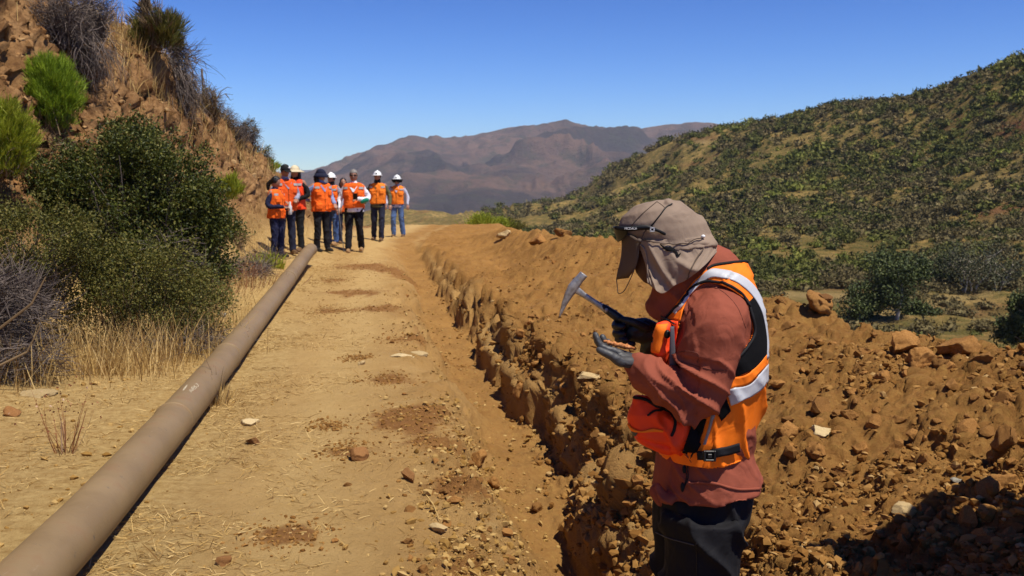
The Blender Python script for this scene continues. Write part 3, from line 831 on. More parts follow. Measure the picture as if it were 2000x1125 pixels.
# orange shoulder yoke and strap so the shell's edge is clean
drape('shoulder_strap', VJ, [(1302, 622), (1318, 600), (1338, 574), (1358, 548), (1384, 526), (1412, 517), (1440, 513), (1458, 516)], [(1330, 628), (1336, 604), (1346, 582), (1360, 566), (1378, 554), (1402, 556), (1430, 568), (1462, 592)], m_orange, vest, o_, .002, 50, 14)
drape('back_yoke', VJ, [(1458, 516), (1470, 540), (1482, 572)], [(1428, 565), (1445, 577), (1461, 592)], m_orange, vest, o_+.0003, .002, 16, 10)
drape('front_panel', VB, [(1301, 626), (1296, 680), (1296, 760), (1298, 880)], [(1326, 628), (1322, 680), (1326, 760), (1345, 880)], m_redor, vest, o_, .002, 40, 10)
drape('side_panel', VB, [(1461, 590), (1470, 620), (1471, 655), (1456, 682), (1432, 709), (1414, 735)], [(1478, 572), (1489, 600), (1495, 640), (1495, 690), (1484, 713), (1420, 742)], m_blackmesh, vest, o_+.001, .002, 40, 14)
drape('underarm_panel', VB, [(1398, 770), (1398, 800), (1409, 822)], [(1412, 745), (1418, 775), (1427, 802)], m_blackmesh, vest, o_+.001, .002, 14, 8)
drape('waist_panel', VB, [(1413, 737), (1428, 736), (1455, 731), (1478, 712), (1496, 690)], [(1418, 760), (1432, 757), (1460, 748), (1480, 728), (1496, 712)], m_orange, vest, o_+.002, .002, 30, 6)
drape('reflective_strip', VJ, [(1317, 612), (1336, 584), (1356, 556), (1384, 530), (1410, 530), (1440, 537), (1466, 556), (1482, 580), (1492, 610), (1498, 660), (1498, 700)], [(1322, 616), (1342, 588), (1362, 564), (1386, 544), (1408, 544), (1434, 552), (1458, 570), (1474, 590), (1486, 616), (1494, 660), (1494, 700)], m_refl, vest, o_+.003, .0015, 70, 8)
drape('reflective_strip', VB, [(1419, 759), (1440, 756), (1462, 749), (1480, 730), (1496, 710)], [(1427, 791), (1446, 783), (1468, 770), (1482, 760), (1496, 744)], m_refl, vest, o_+.004, .0015, 30, 10)
cord('armhole_piping', VJ, arm_edge[:9], .0045, m_black, vest, o_+.002)
cord('armhole_piping', VB, arm_edge[8:], .0045, m_black, vest, o_+.002)
cord('collar_piping', VJ, [(1383, 526), (1395, 520), (1420, 516), (1456, 513)], .0042, m_black, vest, o_+.002)
cord('strap_seam', VJ, [(1383, 527), (1384, 552)], .0010, m_black, vest, o_+.005)
# black waist belt with buckle
belt = drape('belt', VB, [(1364, 880), (1385, 878), (1410, 872), (1440, 863)], [(1365, 897), (1386, 896), (1412, 889), (1442, 879)], m_black, vest, .010, .004, 24, 5)
bk_ = MB()
for dx, dz, sx, sz in ((-.014, 0, .006, .030), (.014, 0, .006, .030), (0, .012, .024, .006), (0, -.012, .024, .006), (0, 0, .012, .012)):
    bk_.add(*boxv(onto(VB, 1388, 887, .018)+Vector((dx, 0, dz)), (sx, .010, sz)))
ob = link('buckle', bk_.mesh('buckle', m_gripblk, False), belt)
bv = ob.modifiers.new('b', 'BEVEL'); bv.width = .0015
# chest pocket with radio, grey strap
pk = MB(); pk.add(*pillow([(1282, 632), (1300, 628), (1312, 640), (1311, 680), (1303, 716), (1288, 706), (1276, 690), (1276, 660)], -.135, .032))
pkme = fuse('chest_pocket', pk, .004, 2, m_redor, wr_disp(.006, 14, seed=70))
pocket = link('chest_pocket', pkme, vest)
PB = bvh_of(pkme)
drape('pocket_flap', PB, [(1284, 636), (1277, 660), (1274, 688)], [(1304, 634), (1298, 652), (1288, 690)], m_orange, pocket, .004, .003, 16, 8)
mb = MB(); mb.add(*ellipsoid(onto(PB, 1301, 652, .006), (.009, .008, .012))); link('radio_knob', mb.mesh('radio_knob', m_lens), pocket)
drape('grey_strap', bvh_of(fuse('t', MB().add(*pillow([(1300, 630), (1318, 630), (1322, 722), (1306, 722)], -.165, .02)), .004, 2)), [(1309, 638), (1308, 680), (1309, 722)], [(1315, 638), (1317, 680), (1320, 718)], plain('grey_webbing', (.09, .08, .095), .8), vest, .003, .003, 16, 4)
mb = MB(); 
for dz in (0, .009): mb.add(*tube([onto(VB, 1303, 622, .014)+Vector((-.004, 0, -dz)), onto(VB, 1322, 634, .014)+Vector((0, 0, -dz))], .003, 6, 1))
link('strap_adjuster', mb.mesh('strap_adjuster', m_gripblk), vest)
# belly pouch
pb = MB(); pb.add(*pillow([(1240, 776), (1270, 780), (1305, 800), (1325, 830), (1330, 880), (1302, 889), (1272, 880), (1243, 864), (1229, 836), (1225, 802)], -.11, .065, 9, .55))
pb.add(*pillow([(1290, 800), (1345, 812), (1375, 850), (1372, 888), (1330, 884), (1295, 884)], -.13, .06, 7))
def pd(co, no):
    l = np.array(W(1262, 846)); 
    return wr_disp(.014, 8, seed=75)(co, no)-.014*np.exp(-((co[:, 2]-(W(0, 842).z-.25*(co[:, 0]-l[0])))/.006)**2)*(co[:, 0] < W(1303, 0).x)
pme = fuse('belly_pouch', pb, .005, 2, m_redor, pd)
pouch = link('belly_pouch', pme, vest); PBV = bvh_of(pme)
drape('pouch_flap_edge', PBV, [(1229, 826), (1238, 836), (1254, 841), (1276, 836), (1296, 839)], [(1229, 829), (1238, 841), (1256, 844), (1276, 843), (1296, 842)], m_orange, pouch, .004, .004, 30, 4)
cord('zip', PBV, [(1240, 777), (1262, 782), (1286, 796), (1308, 806), (1318, 822), (1317, 838), (1312, 850)], .0045, m_black, pouch, .003)
cord('zip_pull', PBV, [(1266, 811), (1278, 804), (1292, 801)], .003, m_black, pouch, .004)
cord('pouch_trim', PBV, [(1330, 880), (1345, 886), (1362, 888)], .002, m_orange, pouch, .004)
VPB = both(vfull, pme)
drape('black_tab', VPB, [(1352, 815), (1342, 850), (1330, 880)], [(1381, 817), (1372, 850), (1358, 884)], m_blackmesh, vest, o_+.004, .002, 16, 8)
drape('logo_strip', VPB, [(1390, 808), (1384, 835), (1374, 868)], [(1396, 810), (1389, 838), (1380, 868)], plain('grey_print', (.25, .24, .26), .6), vest, o_+.004, .0006, 20, 3)
drape('emblem', PBV, [(1235, 841), (1238, 848), (1243, 850)], [(1246, 843), (1246, 846), (1244, 850)], m_glovegrey, pouch, .004, .001, 8, 5)
# drawcord hanging below the vest
mb = MB()
for k in (-1, 1): mb.add(*tube([onto(JB, 1348, 888, .02), onto(JB, 1345+k*3, 910, .012), onto(JB, 1342+k*2, 935, .012), onto(JB, 1338, 952, .010)], .0018, 6, 3))
mb.add(*ellipsoid(onto(JB, 1341, 918, .014), (.006, .006, .012)))
mb.add(*ellipsoid(onto(JB, 1338, 948, .012), (.006, .006, .014)))
link('drawcord', mb.mesh('drawcord', m_black), vest)

# -- trousers
tb = MB()
tb.add(*loft([pair((1290, 925), (1468, 925), .165), pair((1284, 965), (1470, 960), .172), pair((1283, 1005), (1462, 1008), .175), pair((1284, 1040), (1440, 1045), .165)], 24))
for dx, dy in ((.0, -.085), (-.005, .095)):
    P_ = []
    for px, py, r in ((1366, 985, 82), (1362, 1045, 79), (1360, 1125, 76), (1358, 1210, 66)): P_.append((W(px, py, 0)+Vector((dx, dy, 0)), rm(r)))
    x = P_[-1][0].x; P_.append((Vector((x+.01, WY+dy, .0)), .085)); P_.append((Vector((x+.025, WY+dy, -.19)), .075)); P_.append((Vector((x+.03, WY+dy, -.235)), .072))
    tb.add(*tube([a for a, r in P_], [r for a, r in P_], 20, 3, 1.0, None, False))
def td(co, no):
    w = vn3(co*4, 31)
    f = 1-np.abs(np.sin((co[:, 2]*1.0+co[:, 0]*.55)*19+2.8*w+1.2*vn3(co*9, 32)))
    return (f**2.5-.3)*.020+wr_disp(.008, 6, seed=33)(co, no)
tme = fuse('trousers', tb, .0065, 2, m_trous, td)
trs = wlink('trousers', tme); TB = bvh_of(tme)
cord('pocket_zip', TB, [(1282, 1040), (1310, 1052), (1356, 1064)], .0018, m_glovegrey, trs, .002)
mb = MB(); mb.add(*tube([onto(TB, 1408, 957, .006), onto(TB, 1415, 956, .006)], .004, 8, 1)); link('zip_pull', mb.mesh('zip_pull', m_white), trs)
cord('leg_seam', TB, [(1360, 1062), (1361, 1090), (1360, 1124)], .0012, m_gripblk, trs, .001)
# boots
for dx, dy in ((.0, -.09), (-.005, .10)):
    x = W(1358, 1210).x+dx+.03; mb = MB()
    mb.add(*tube([(x, WY+dy, -.13), (x, WY+dy, -.21), (x-.03, WY+dy, -.235), (x-.12, WY+dy, -.245), (x-.19, WY+dy, -.25)], [.055, .055, .05, .045, .036], 14, 2))
    mb.add(*boxv((x-.08, WY+dy, -.285), (.29, .095, .03)))
    wlink('boot', fuse('boot', mb, .008, 3, m_boot))

# -- hat with neck flap
hb_ = MB()
HR = [((1236, 404), (1283, 391), .045), ((1214, 424), (1328, 394), .080), ((1207, 442), (1354, 410), .094), ((1214, 458), (1375, 434), .100),
      ((1236, 474), (1382, 458), .102), ((1252, 492), (1398, 476), .112)]
hb_.add(*loft([pair(a, c, h) for a, c, h in HR], 28))
hb_.add(*tube([W(1306, 399, -.06), W(1305, 396, 0), W(1306, 399, .06)], rm(7), 10, 2))
hme = fuse('hat', hb_, .004, 3, m_taupe, lambda co, no: wr_disp(.0060, 8, seed=80)(co, no)+.010*np.clip(1-np.abs(np.sin((co[:, 0]*.5+co[:, 2]*.3)*60+2*vn3(co*7, 81))), 0, 1)**3*sstep(W(1330, 0).x, W(1372, 0).x, co[:, 0]))
hat = wlink('hat', hme); HB = bvh_of(hme)
# the flap: an open sheet hanging round cheeks and neck
def flap():
    # outer outline near side; front edge then hem
    top = [(1244, 474), (1258, 470), (1290, 468), (1320, 466), (1350, 464), (1376, 460), (1388, 464)]
    hem = [(1264, 552), (1284, 569), (1297, 573), (1318, 558), (1344, 545), (1372, 522), (1408, 484)]
    T_ = resample(smoothline(top), 60); H_ = resample(smoothline(hem), 60)
    V = []; n_, m_ = 60, 34
    for side in (-1, 1):
        for i in range(n_):
            u = i/(n_-1)
            for j in range(m_):
                t = j/(m_-1)
                x, y = T_[i]+(H_[i]-T_[i])*t
                x -= 0
                front = 4*math.exp(-(u/.12)**2)*math.sin(math.pi*t)*1.2
                dep = (.100+.026*t)*(1-max(0, (u-.55)/.45)**2.6)**.5 if u < 1 else 0
                dep *= (.80+.2*min(1, u/.15))
                fold = .012*t**.8*max(0, math.sin(u*19-6.5*t+2.2*math.sin(u*5+side)))**2+.012*math.sin(u*9-4.5*t)*t+.004*math.sin(u*37+13*t+3*math.sin(t*7))*(.3+t*(1-t))
                V.append(W(x+front, y, side*(dep+fold)))
    F = []
    for s in (0, 1):
        o = s*n_*m_
        for i in range(n_-1):
            for j in range(m_-1):
                f = (o+i*m_+j, o+i*m_+j+1, o+(i+1)*m_+j+1, o+(i+1)*m_+j); F.append(f if s == 0 else f[::-1])
    i = n_-1
    for j in range(m_-1): F.append((i*m_+j, i*m_+j+1, n_*m_+i*m_+j+1, n_*m_+i*m_+j))
    return V, F
mb = MB(); mb.add(*flap()); fme = mb.mesh('neck_flap', m_taupe)
flp = link('neck_flap', fme, hat); s = flp.modifiers.new('t', 'SOLIDIFY'); s.thickness = .0022
s = flp.modifiers.new('sub', 'SUBSURF'); s.levels = 1; s.render_levels = 1
FB = bvh_of(fme)
cord('flap_edge', FB, [(1250, 478), (1258, 484), (1263, 500), (1265, 520), (1267, 540), (1271, 556)], .0022, m_taupe, flp, .002)
cord('elastic_cord', FB, [(1252, 468), (1270, 472), (1300, 477), (1335, 476), (1365, 467), (1372, 463)], .0016, m_brim, flp, .006)
cord('flap_fold_cord', FB, [(1372, 486), (1362, 505), (1352, 525), (1340, 548)], .0018, m_brim, flp, .005)
cord('cap_seam', HB, [(1232, 443), (1248, 424), (1266, 408), (1283, 394)], .0014, m_brim, hat, .0006)
cord('cap_seam', HB, [(1272, 441), (1288, 422), (1300, 406), (1312, 398)], .0020, m_lens, hat, .0008)
cord('cap_seam', HB, [(1283, 394), (1292, 400), (1300, 407)], .0010, m_brim, hat, .0004)
mb = MB(); mb.add(*ellipsoid(onto(HB, 1370, 465, .008), (.006, .005, .005))); link('toggle', mb.mesh('toggle', m_white), hat)
# scalloped black strip laid on the flap as the shade of a gap
drape('flap_gap_shade', FB, [(1288, 478), (1296, 486), (1306, 491), (1316, 493), (1322, 503), (1329, 498)], [(1290, 477), (1300, 483), (1312, 484), (1322, 492), (1324, 498), (1330, 494)], m_blackmesh, flp, .004, .001, 24, 4)
# brim hanging down in front
def brim():
    L = smoothline([(1212, 448), (1214, 480), (1212, 505), (1206, 530), (1203, 546)], 4); Rr = smoothline([(1250, 470), (1247, 490), (1245, 505), (1240, 522), (1228, 543)], 4)
    L = resample(L, 20); Rr = resample(Rr, 20); V = []; m_ = 20
    for i in range(20):
        t = i/19; hw = .088*math.sqrt(max(.02, 1-(t*.97)**3))
        for j in range(m_):
            a = -1+2*j/(m_-1)
            c = abs(a)**2                                # centre of the brim is furthest forward (left), edges curl back
            q = L[i]*(1-c)+Rr[i]*c
            V.append(W(q[0], q[1], a*hw))
    F = [(i*m_+j, i*m_+j+1, (i+1)*m_+j+1, (i+1)*m_+j) for i in range(19) for j in range(m_-1)]
    return V, F
mb = MB(); mb.add(*brim()); br = link('brim', mb.mesh('brim', m_brim), hat); s = br.modifiers.new('t', 'SOLIDIFY'); s.thickness = .004
mb = MB()
mb.add(*tube([W(1204, 545, -.03), W(1206, 562, -.04), W(1208, 573, -.045), W(1219, 568, -.05), W(1231, 545, -.06), W(1241, 520, -.075), W(1246, 490, -.085), W(1252, 472, -.09)], .0013, 6, 4))
mb.add(*tube([W(1251, 472, -.095), W(1258, 455, -.098), W(1264, 446, -.099)], .0022, 6, 3))
mb.add(*ellipsoid(W(1248, 470, -.098), (.007, .006, .006)))
link('chin_cord', mb.mesh('chin_cord', m_brim), hat)
# sunglasses pushed up on the brim
sg = thing('sunglasses', (0, 0, 0), None, None); sg.parent = worker
V = []; n_, m_ = 26, 9
for i in range(n_):
    a = -1+2*i/(n_-1)
    for j in range(m_):
        t = j/(m_-1); x = 1199+28*abs(a)**2.2+9*t*(1-abs(a)**3); y = 442+(30*t)*(1-.55*abs(a)**3)
        V.append(W(x, y, a*.098))
mb = MB(); mb.add(V, [(i*m_+j, i*m_+j+1, (i+1)*m_+j+1, (i+1)*m_+j) for i in range(n_-1) for j in range(m_-1)])
ln = link('lens', mb.mesh('lens', m_lens), sg); s = ln.modifiers.new('t', 'SOLIDIFY'); s.thickness = .003
for sd in (-1, 1):
    mb = MB(); mb.add(*tube([W(1204, 445, sd*.092), W(1226, 447, sd*.100), W(1262, 444, sd*.104), W(1284, 450, sd*.106), W(1298, 457, sd*.105)], [.006, .0075, .0065, .004, .004], 8, 3, .45, Vector((0, 1, 0))))
    tm = link('temple', mb.mesh('temple', m_lens), sg)
    if sd < 0:
        cu = bpy.data.curves.new('lettering', 'FONT'); cu.body = 'MCDALA'; cu.size = .0085; cu.extrude = .0004; cu.align_x = 'CENTER'; cu.align_y = 'CENTER'
        cu.materials.append(m_white); tm_ = bpy.data.objects.new('t', cu); COL.objects.link(tm_)
        lme = bpy.data.meshes.new_from_object(tm_.evaluated_get(bpy.context.evaluated_depsgraph_get())); bpy.data.objects.remove(tm_)
        lme.transform(Matrix.Translation(W(1232, 446.5, -.1085))@Matrix.Rotation(math.radians(90), 4, 'X')); link('lettering', lme, tm)
        mb = MB(); q = W(1274, 445, -.110)
        mb.add(*boxv(q, (.013, .004, .003))); mb.add(*boxv(q+Vector((0, 0, -.009)), (.013, .004, .003))); mb.add(*boxv(q+Vector((-.005, 0, -.0045)), (.003, .004, .009))); mb.add(*boxv(q+Vector((.005, 0, -.0045)), (.003, .004, .009)))
        link('cord_clip', mb.mesh('cord_clip', m_refl, False), tm)

# -- left hand, grey glove, palm up
gl = MB()
gl.add(*loft([(W(1252, 708, -.14), Vector((0, .036, 0)), Vector((.004, 0, .021))), (W(1243, 706, -.135), Vector((0, .034, 0)), Vector((.004, 0, .019))), (W(1228, 702, -.13), Vector((0, .043, .0)), Vector((.003, 0, .0185))),
                (W(1212, 694, -.125), Vector((0, .045, 0)), Vector((.002, 0, .0155))), (W(1203, 689, -.12), Vector((0, .043, 0)), Vector((.001, 0, .012)))], 20, 2.4))
for dy, tip, mid, r, L_ in ((-.150, (1166, 660), (1173, 676), 7.0, 1), (-.125, (1163, 655), (1171, 672), 7.2, 1), (-.100, (1177, 658), (1182, 672), 6.8, 1), (-.078, (1188, 666), (1190, 675), 6.0, 1)):
    gl.add(*tube([W(1210, 690, dy), W(1192, 684, dy-.002), W(mid[0], mid[1], dy), W(tip[0], tip[1], dy+.003)], [rm(r+1), rm(r+.6), rm(r), rm(r-.8)], 12, 4))
gl.add(*tube([W(1232, 708, -.165), W(1212, 706, -.182), W(1196, 696, -.188), W(1183, 690, -.186), W(1171, 684, -.180)], [rm(11), rm(10), rm(8), rm(7.6), rm(6.4)], 12, 4))
gme_ = fuse('left_glove', gl, .0022, 3, m_glovegrey, wr_disp(.0014, 45, seed=90))
gl_o = wlink('glove', gme_); gl_o['label'] = 'grey dusty glove held palm up'
mb = MB(); mb.add(*ptube([(1250, 709, -.142, 20), (1246, 708, -.142, 19.5)], 16, 1)); link('cuff_lining', mb.mesh('cuff_lining', plain('purple_cotton', (.05, .035, .10), .9)), gl_o)
# -- right hand, black glove closed round the hammer grip
gr = MB()
gr.add(*loft([(W(1292, 656, .10), Vector((0, .032, 0)), Vector((.0, 0, .034))), (W(1276, 650, .10), Vector((0, .034, 0)), Vector((0, 0, .036))), (W(1258, 646, .10), Vector((0, .036, 0)), Vector((.006, 0, .040))),
               (W(1236, 644, .10), Vector((0, .036, 0)), Vector((.010, 0, .034))), (W(1222, 643, .10), Vector((0, .030, 0)), Vector((.010, 0, .024)))], 20, 2.3))
for k, (bx_, by_, tx_, ty_) in enumerate(((1220, 630, 1203, 637), (1226, 640, 1204, 651), (1232, 652, 1209, 663), (1240, 662, 1222, 671))):
    gr.add(*tube([W(bx_+16, by_-2, .13), W(bx_-2, by_-3, .135), W(bx_-15, by_, .11), W(tx_-2, ty_, .075), W(tx_+4, ty_+1, .055), W(tx_+14, ty_+1, .052)], [rm(8), rm(7.6), rm(7.4), rm(7), rm(6.8), rm(6)], 12, 4))
gr.add(*tube([W(1262, 640, .065), W(1244, 632, .058), W(1228, 627, .060), W(1214, 624, .068)], [rm(9), rm(8.4), rm(7.8), rm(6.6)], 12, 4))
gr.add(*ptube([(1290, 660, .1, 26), (1272, 668, .1, 20), (1262, 684, .1, 13)], 14, 3))
gro = wlink('glove', fuse('right_glove', gr, .0026, 3, m_gloveblack, wr_disp(.0014, 45, seed=93))); gro['label'] = 'black glove closed round the hammer grip'

# ------------------------------------------------------------ hammer (a thing of its own)
ham = thing('geologist_hammer', W(1124, 566, .09), 'steel pick hammer with black grip held out over the trench', 'hammer')
def hlink(name, me, p=ham):
    return link(name, me, p)
def hr(px, py, wpx, ang, th, dy=.09):
    a = math.radians(ang); c = W(px, py, dy)
    return (c, Vector((math.cos(a), 0, math.sin(a)))*rm(wpx, dy), Vector((0, th, 0)))
mb = MB()
mb.add(*loft([hr(1092.5, 620, 1.2, -10, .002), hr(1096, 610, 3, -12, .004), hr(1102, 594, 5.5, -18, .006), hr(1110, 577, 8.2, -26, .009), hr(1119, 562, 10.5, -34, .012), hr(1126, 552, 9.5, -36, .013), hr(1131, 546, 8.6, -38, .0125), hr(1134, 543, 8.6, -38, .0135), hr(1140.5, 535, 8.4, -36, .0135)], 16, 3.2))
mb.add(*loft([hr(1120, 562, 9, 55, .010), hr(1130, 569, 7.0, 52, .009), hr(1140, 576, 5.6, 50, .0085), hr(1160, 589, 5.2, 52, .008), hr(1178, 601, 6.2, 54, .009), hr(1186, 607, 7.0, 54, .010)], 16, 3))
hlink('head', fuse('head', mb, .0016, 3, m_steel))
mb = MB(); mb.add(*loft([hr(1176, 596, 4, 54, .009), hr(1184, 604, 8.0, 54, .0125), hr(1200, 615, 9.0, 54, .0145), hr(1220, 630, 9.6, 54, .0155), hr(1245, 648, 10, 54, .0155), hr(1268, 665, 10.5, 54, .016), hr(1276, 671, 8.5, 54, .014)], 18, 2.4))
hlink('grip', mb.mesh('grip', m_gripblk))
mb = MB(); mb.add(*ellipsoid(W(1184, 606, .075), (.006, .005, .007))); hlink('collar', mb.mesh('collar', m_steel))

# bark-like sample lying in the palm
mb = MB(); rs = random.Random(3)
for k in range(7):
    x0 = 1182+k*6.5; y0 = 668+k*1.4+rs.uniform(-1.5, 1.5)
    mb.add(*tube([W(x0, y0, -.14+rs.uniform(-.02, .02)), W(x0+9, y0+rs.uniform(-1, 4), -.135), W(x0+17, y0+rs.uniform(1, 6), -.13)], [rm(rs.uniform(2.6, 4.6)), rm(rs.uniform(3.5, 6)), rm(rs.uniform(2, 4))], 7, 2, .8))
m_bark, nt, b = newmat('flaky_red_brown_crust', .8, .3)
nt.links.new(ramp(nt, noise(nt, coords(nt), 150, 5, .7), [(.35, (.12, .035, .012)), (.5, (.46, .17, .05)), (.7, (.62, .32, .14))]), b.inputs['Base Color'])
sm_ = fuse('mineral_sample', mb, .0022, 1, m_bark, wr_disp(.003, 60, seed=97))
tag(link('mineral_sample', sm_), 'flaky red brown fragment lying on the grey glove palm', 'rock sample')
# ------------------------------------------------------------ plant materials
m_leaf_dark = leafmat('dark_green_leaves', [(0, (.020, .028, .005)), (.45, (.050, .064, .009)), (.8, (.11, .12, .018)), (1, (.22, .20, .045))], .5, .2)
m_leaf_olive = leafmat('olive_leaves', [(0, (.045, .048, .009)), (.5, (.105, .105, .017)), (1, (.23, .19, .045))], .55, .25)
m_leaf_broom = leafmat('bright_green_stems', [(0, (.11, .17, .012)), (.5, (.22, .32, .018)), (1, (.36, .45, .04))], .5, .3)
m_leaf_lime = leafmat('lime_green_stems', [(0, (.15, .19, .012)), (.5, (.30, .34, .022)), (1, (.46, .46, .06))], .5, .3)
m_dry_grey = leafmat('dry_grey_twigs', [(0, (.055, .042, .036)), (.5, (.11, .085, .072)), (1, (.20, .155, .125))], .9)
m_dry_brown = leafmat('dry_brown_twigs', [(0, (.07, .045, .022)), (.5, (.14, .09, .045)), (1, (.24, .165, .085))], .9)
m_straw = leafmat('straw', [(0, (.24, .13, .04)), (.5, (.48, .31, .10)), (1, (.68, .49, .21))], .8, .15)
m_rust = leafmat('rust_coloured_weed', [(0, (.10, .03, .012)), (.5, (.20, .07, .025)), (.85, (.30, .13, .05)), (1, (.60, .42, .28))], .8)
m_hill_a = leafmat('scrub_green', [(0, (.042, .048, .009)), (.5, (.082, .088, .016)), (1, (.17, .155, .034))], .8)
m_hill_b = leafmat('scrub_grey', [(0, (.065, .052, .020)), (.5, (.125, .098, .038)), (1, (.22, .17, .07))], .9)
m_hill_c = leafmat('scrub_light_green', [(0, (.075, .090, .012)), (.5, (.13, .145, .020)), (1, (.22, .21, .040))], .8)
m_wood = plain('grey_bark', (.15, .115, .085), .9, .1, 0, .3, 30)

def sph(n):
    d = rng.normal(size=(n, 3)); return d/np.linalg.norm(d, axis=1, keepdims=True)
def clumpy(c, r, n_cl, per, cr, L, shell=.55):
    """leaf positions gathered in clumps through an ellipsoid's volume"""
    cc = sph(n_cl)*(shell+(1-shell)*rng.random((n_cl, 1)))**1.0
    cc *= (.78+.34*rng.random((n_cl, 1)))
    cc = np.array(c)+cc*np.array(r)
    P = np.repeat(cc, per, 0)+rng.normal(size=(n_cl*per, 3))*cr
    D = np.repeat((cc-np.array(c))/np.array(r), per, 0)
    return P, D*.7+np.array([0, 0, .35])
def twigs(base, c, r, n, K=6, w=.004, wild=.12, up=.3, sides=2):
    e = np.array(c)+sph(n)*np.array(r)*(.5+.5*rng.random((n, 1)))
    b = np.array(base)+rng.normal(size=(n, 3))*np.array([.08, .08, .02])
    t = np.linspace(0, 1, K)[None, :, None]
    mid = b+(e-b)*.5+rng.normal(size=(n, 3))*wild+np.array([0, 0, up*.3])
    P = (1-t)**2*b[:, None]+2*t*(1-t)*mid[:, None]+t*t*e[:, None]
    P = P+np.cumsum(rng.normal(size=(n, K, 3)), 1)*wild*.08*t
    R = (w*(1-.75*np.linspace(0, 1, K)))[None]*(.6+.8*rng.random((n, 1)))
    return strands(P, R, sides)
def tangle(c, r, n, L, K=5, w=.003, bend=.5):
    """short criss-cross dead twigs filling an ellipsoid"""
    s = np.array(c)+sph(n)*np.array(r)*rng.random((n, 1))**.4
    d = sph(n); d[:, 2] = d[:, 2]*.6+.1
    P = [s]
    for k in range(K-1):
        d = d+rng.normal(size=(n, 3))*bend/K; d /= np.linalg.norm(d, axis=1, keepdims=True)
        P.append(P[-1]+d*(L/K)*(.5+rng.random((n, 1))))
    P = np.stack(P, 1)
    R = (w*(1-.6*np.linspace(0, 1, K)))[None]*(.5+rng.random((n, 1)))
    return strands(P, R, 2)
def feathers(base, spread, n, L, K=6, w=.006, up=1.0, lean=(0, 0, 0)):
    """upright feathery stems rising from a base disc"""
    b = np.array(base)+rng.normal(size=(n, 3))*np.array(spread)
    d = (b-np.array(base))/(np.array(spread)+1e-6)*.30; d[:, 2] = up; d = d+rng.normal(size=(n, 3))*.16+np.array(lean)
    d /= np.linalg.norm(d, axis=1, keepdims=True)
    LL = L*(.45+.6*rng.random((n, 1)))
    P = [b]
    for k in range(K-1):
        d = d+rng.normal(size=(n, 3))*.06; P.append(P[-1]+d*LL/K)
    P = np.stack(P, 1)
    R = (w*np.array([1, 1, .9, .75, .5, .15])[:K])[None]*(.6+.8*rng.random((n, 1)))
    return strands(P, R, 2)
def sprays(c, r, n_cl, per, L, w=.004, out=.5):
    cc = sph(n_cl); cc[:, 2] = cc[:, 2]*.95-.12; cc = cc*(.35+.6*rng.random((n_cl, 1))); C_ = np.array(c)+cc*np.array(r)
    b = np.repeat(C_, per, 0)+rng.normal(size=(n_cl*per, 3))*np.array([1, 1, .8])*L*.16
    d = np.repeat(cc*np.array([1, 1, .3])*out*1.6, per, 0)+np.array([0, 0, 1.0])+rng.normal(size=(n_cl*per, 3))*.30; d /= np.linalg.norm(d, axis=1, keepdims=True)
    LL = L*(.5+.6*rng.random((len(b), 1))); P = [b]
    for k in range(3): d = d+rng.normal(size=d.shape)*.08; P.append(P[-1]+d*LL/3)
    return strands(np.stack(P, 1), (w*np.array([.7, 1, .8, .15]))[None]*(.6+.8*rng.random((len(b), 1))), 2)
def plant(name, loc, label, cat_, parts, group=None):
    t = thing(name, loc, label, cat_, group)
    for pn, (V, F), mt in parts: link(pn, mesh_np(pn, V, F, False, mt), t)
    return t

# -- big dark evergreen shrub
c0 = (-4.15, 11.2, 1.02)
lob = [((-4.2, 11.5, 1.0), (.8, .5, .8), 170), ((-4.2, 11.3, 1.15), (1.0, .8, 1.0), 330), ((-4.3, 11.5, 1.85), (.42, .4, .42), 60), ((-3.75, 11.0, .85), (.52, .6, .8), 150), ((-4.75, 11.0, .95), (.6, .6, .75), 130), ((-3.5, 10.8, .42), (.42, .5, .4), 70), ((-3.85, 10.6, .5), (.6, .4, .5), 100), ((-3.35, 11.2, .8), (.26, .3, .55), 40)]
for _ in range(26):
    a_ = rng.uniform(0, math.pi); r0_ = rng.uniform(.88, 1.12); lob.append(((-4.3+.98*math.cos(a_)*r0_, 11.0+rng.uniform(-.3, .2), .85+1.0*math.sin(a_)*r0_), (.13, .13, rng.uniform(.15, .3)), 9))
Vp = []
for c_, r_, n_ in lob:
    P, D = clumpy(c_, r_, n_, 70, .065, 0); Vp.append(leaves(P, .032+.020*rng.random(len(P)), .010, D))
plant('evergreen_shrub', (-4.15, 11.2, .1), 'largest dense dark green leafy shrub covering the foot of the cut bank', 'shrub',
      [('foliage', cat(Vp), m_leaf_dark), ('branches', twigs((-4.1, 11.3, .15), (-4.1, 11.1, 1.0), (1.1, .8, 1.05), 420, 7, .009, .25), m_dry_grey),
       ('dead_twigs', tangle((-3.6, 10.5, .6), (.35, .25, .35), 500, .3, 5, .003), m_dry_grey)])
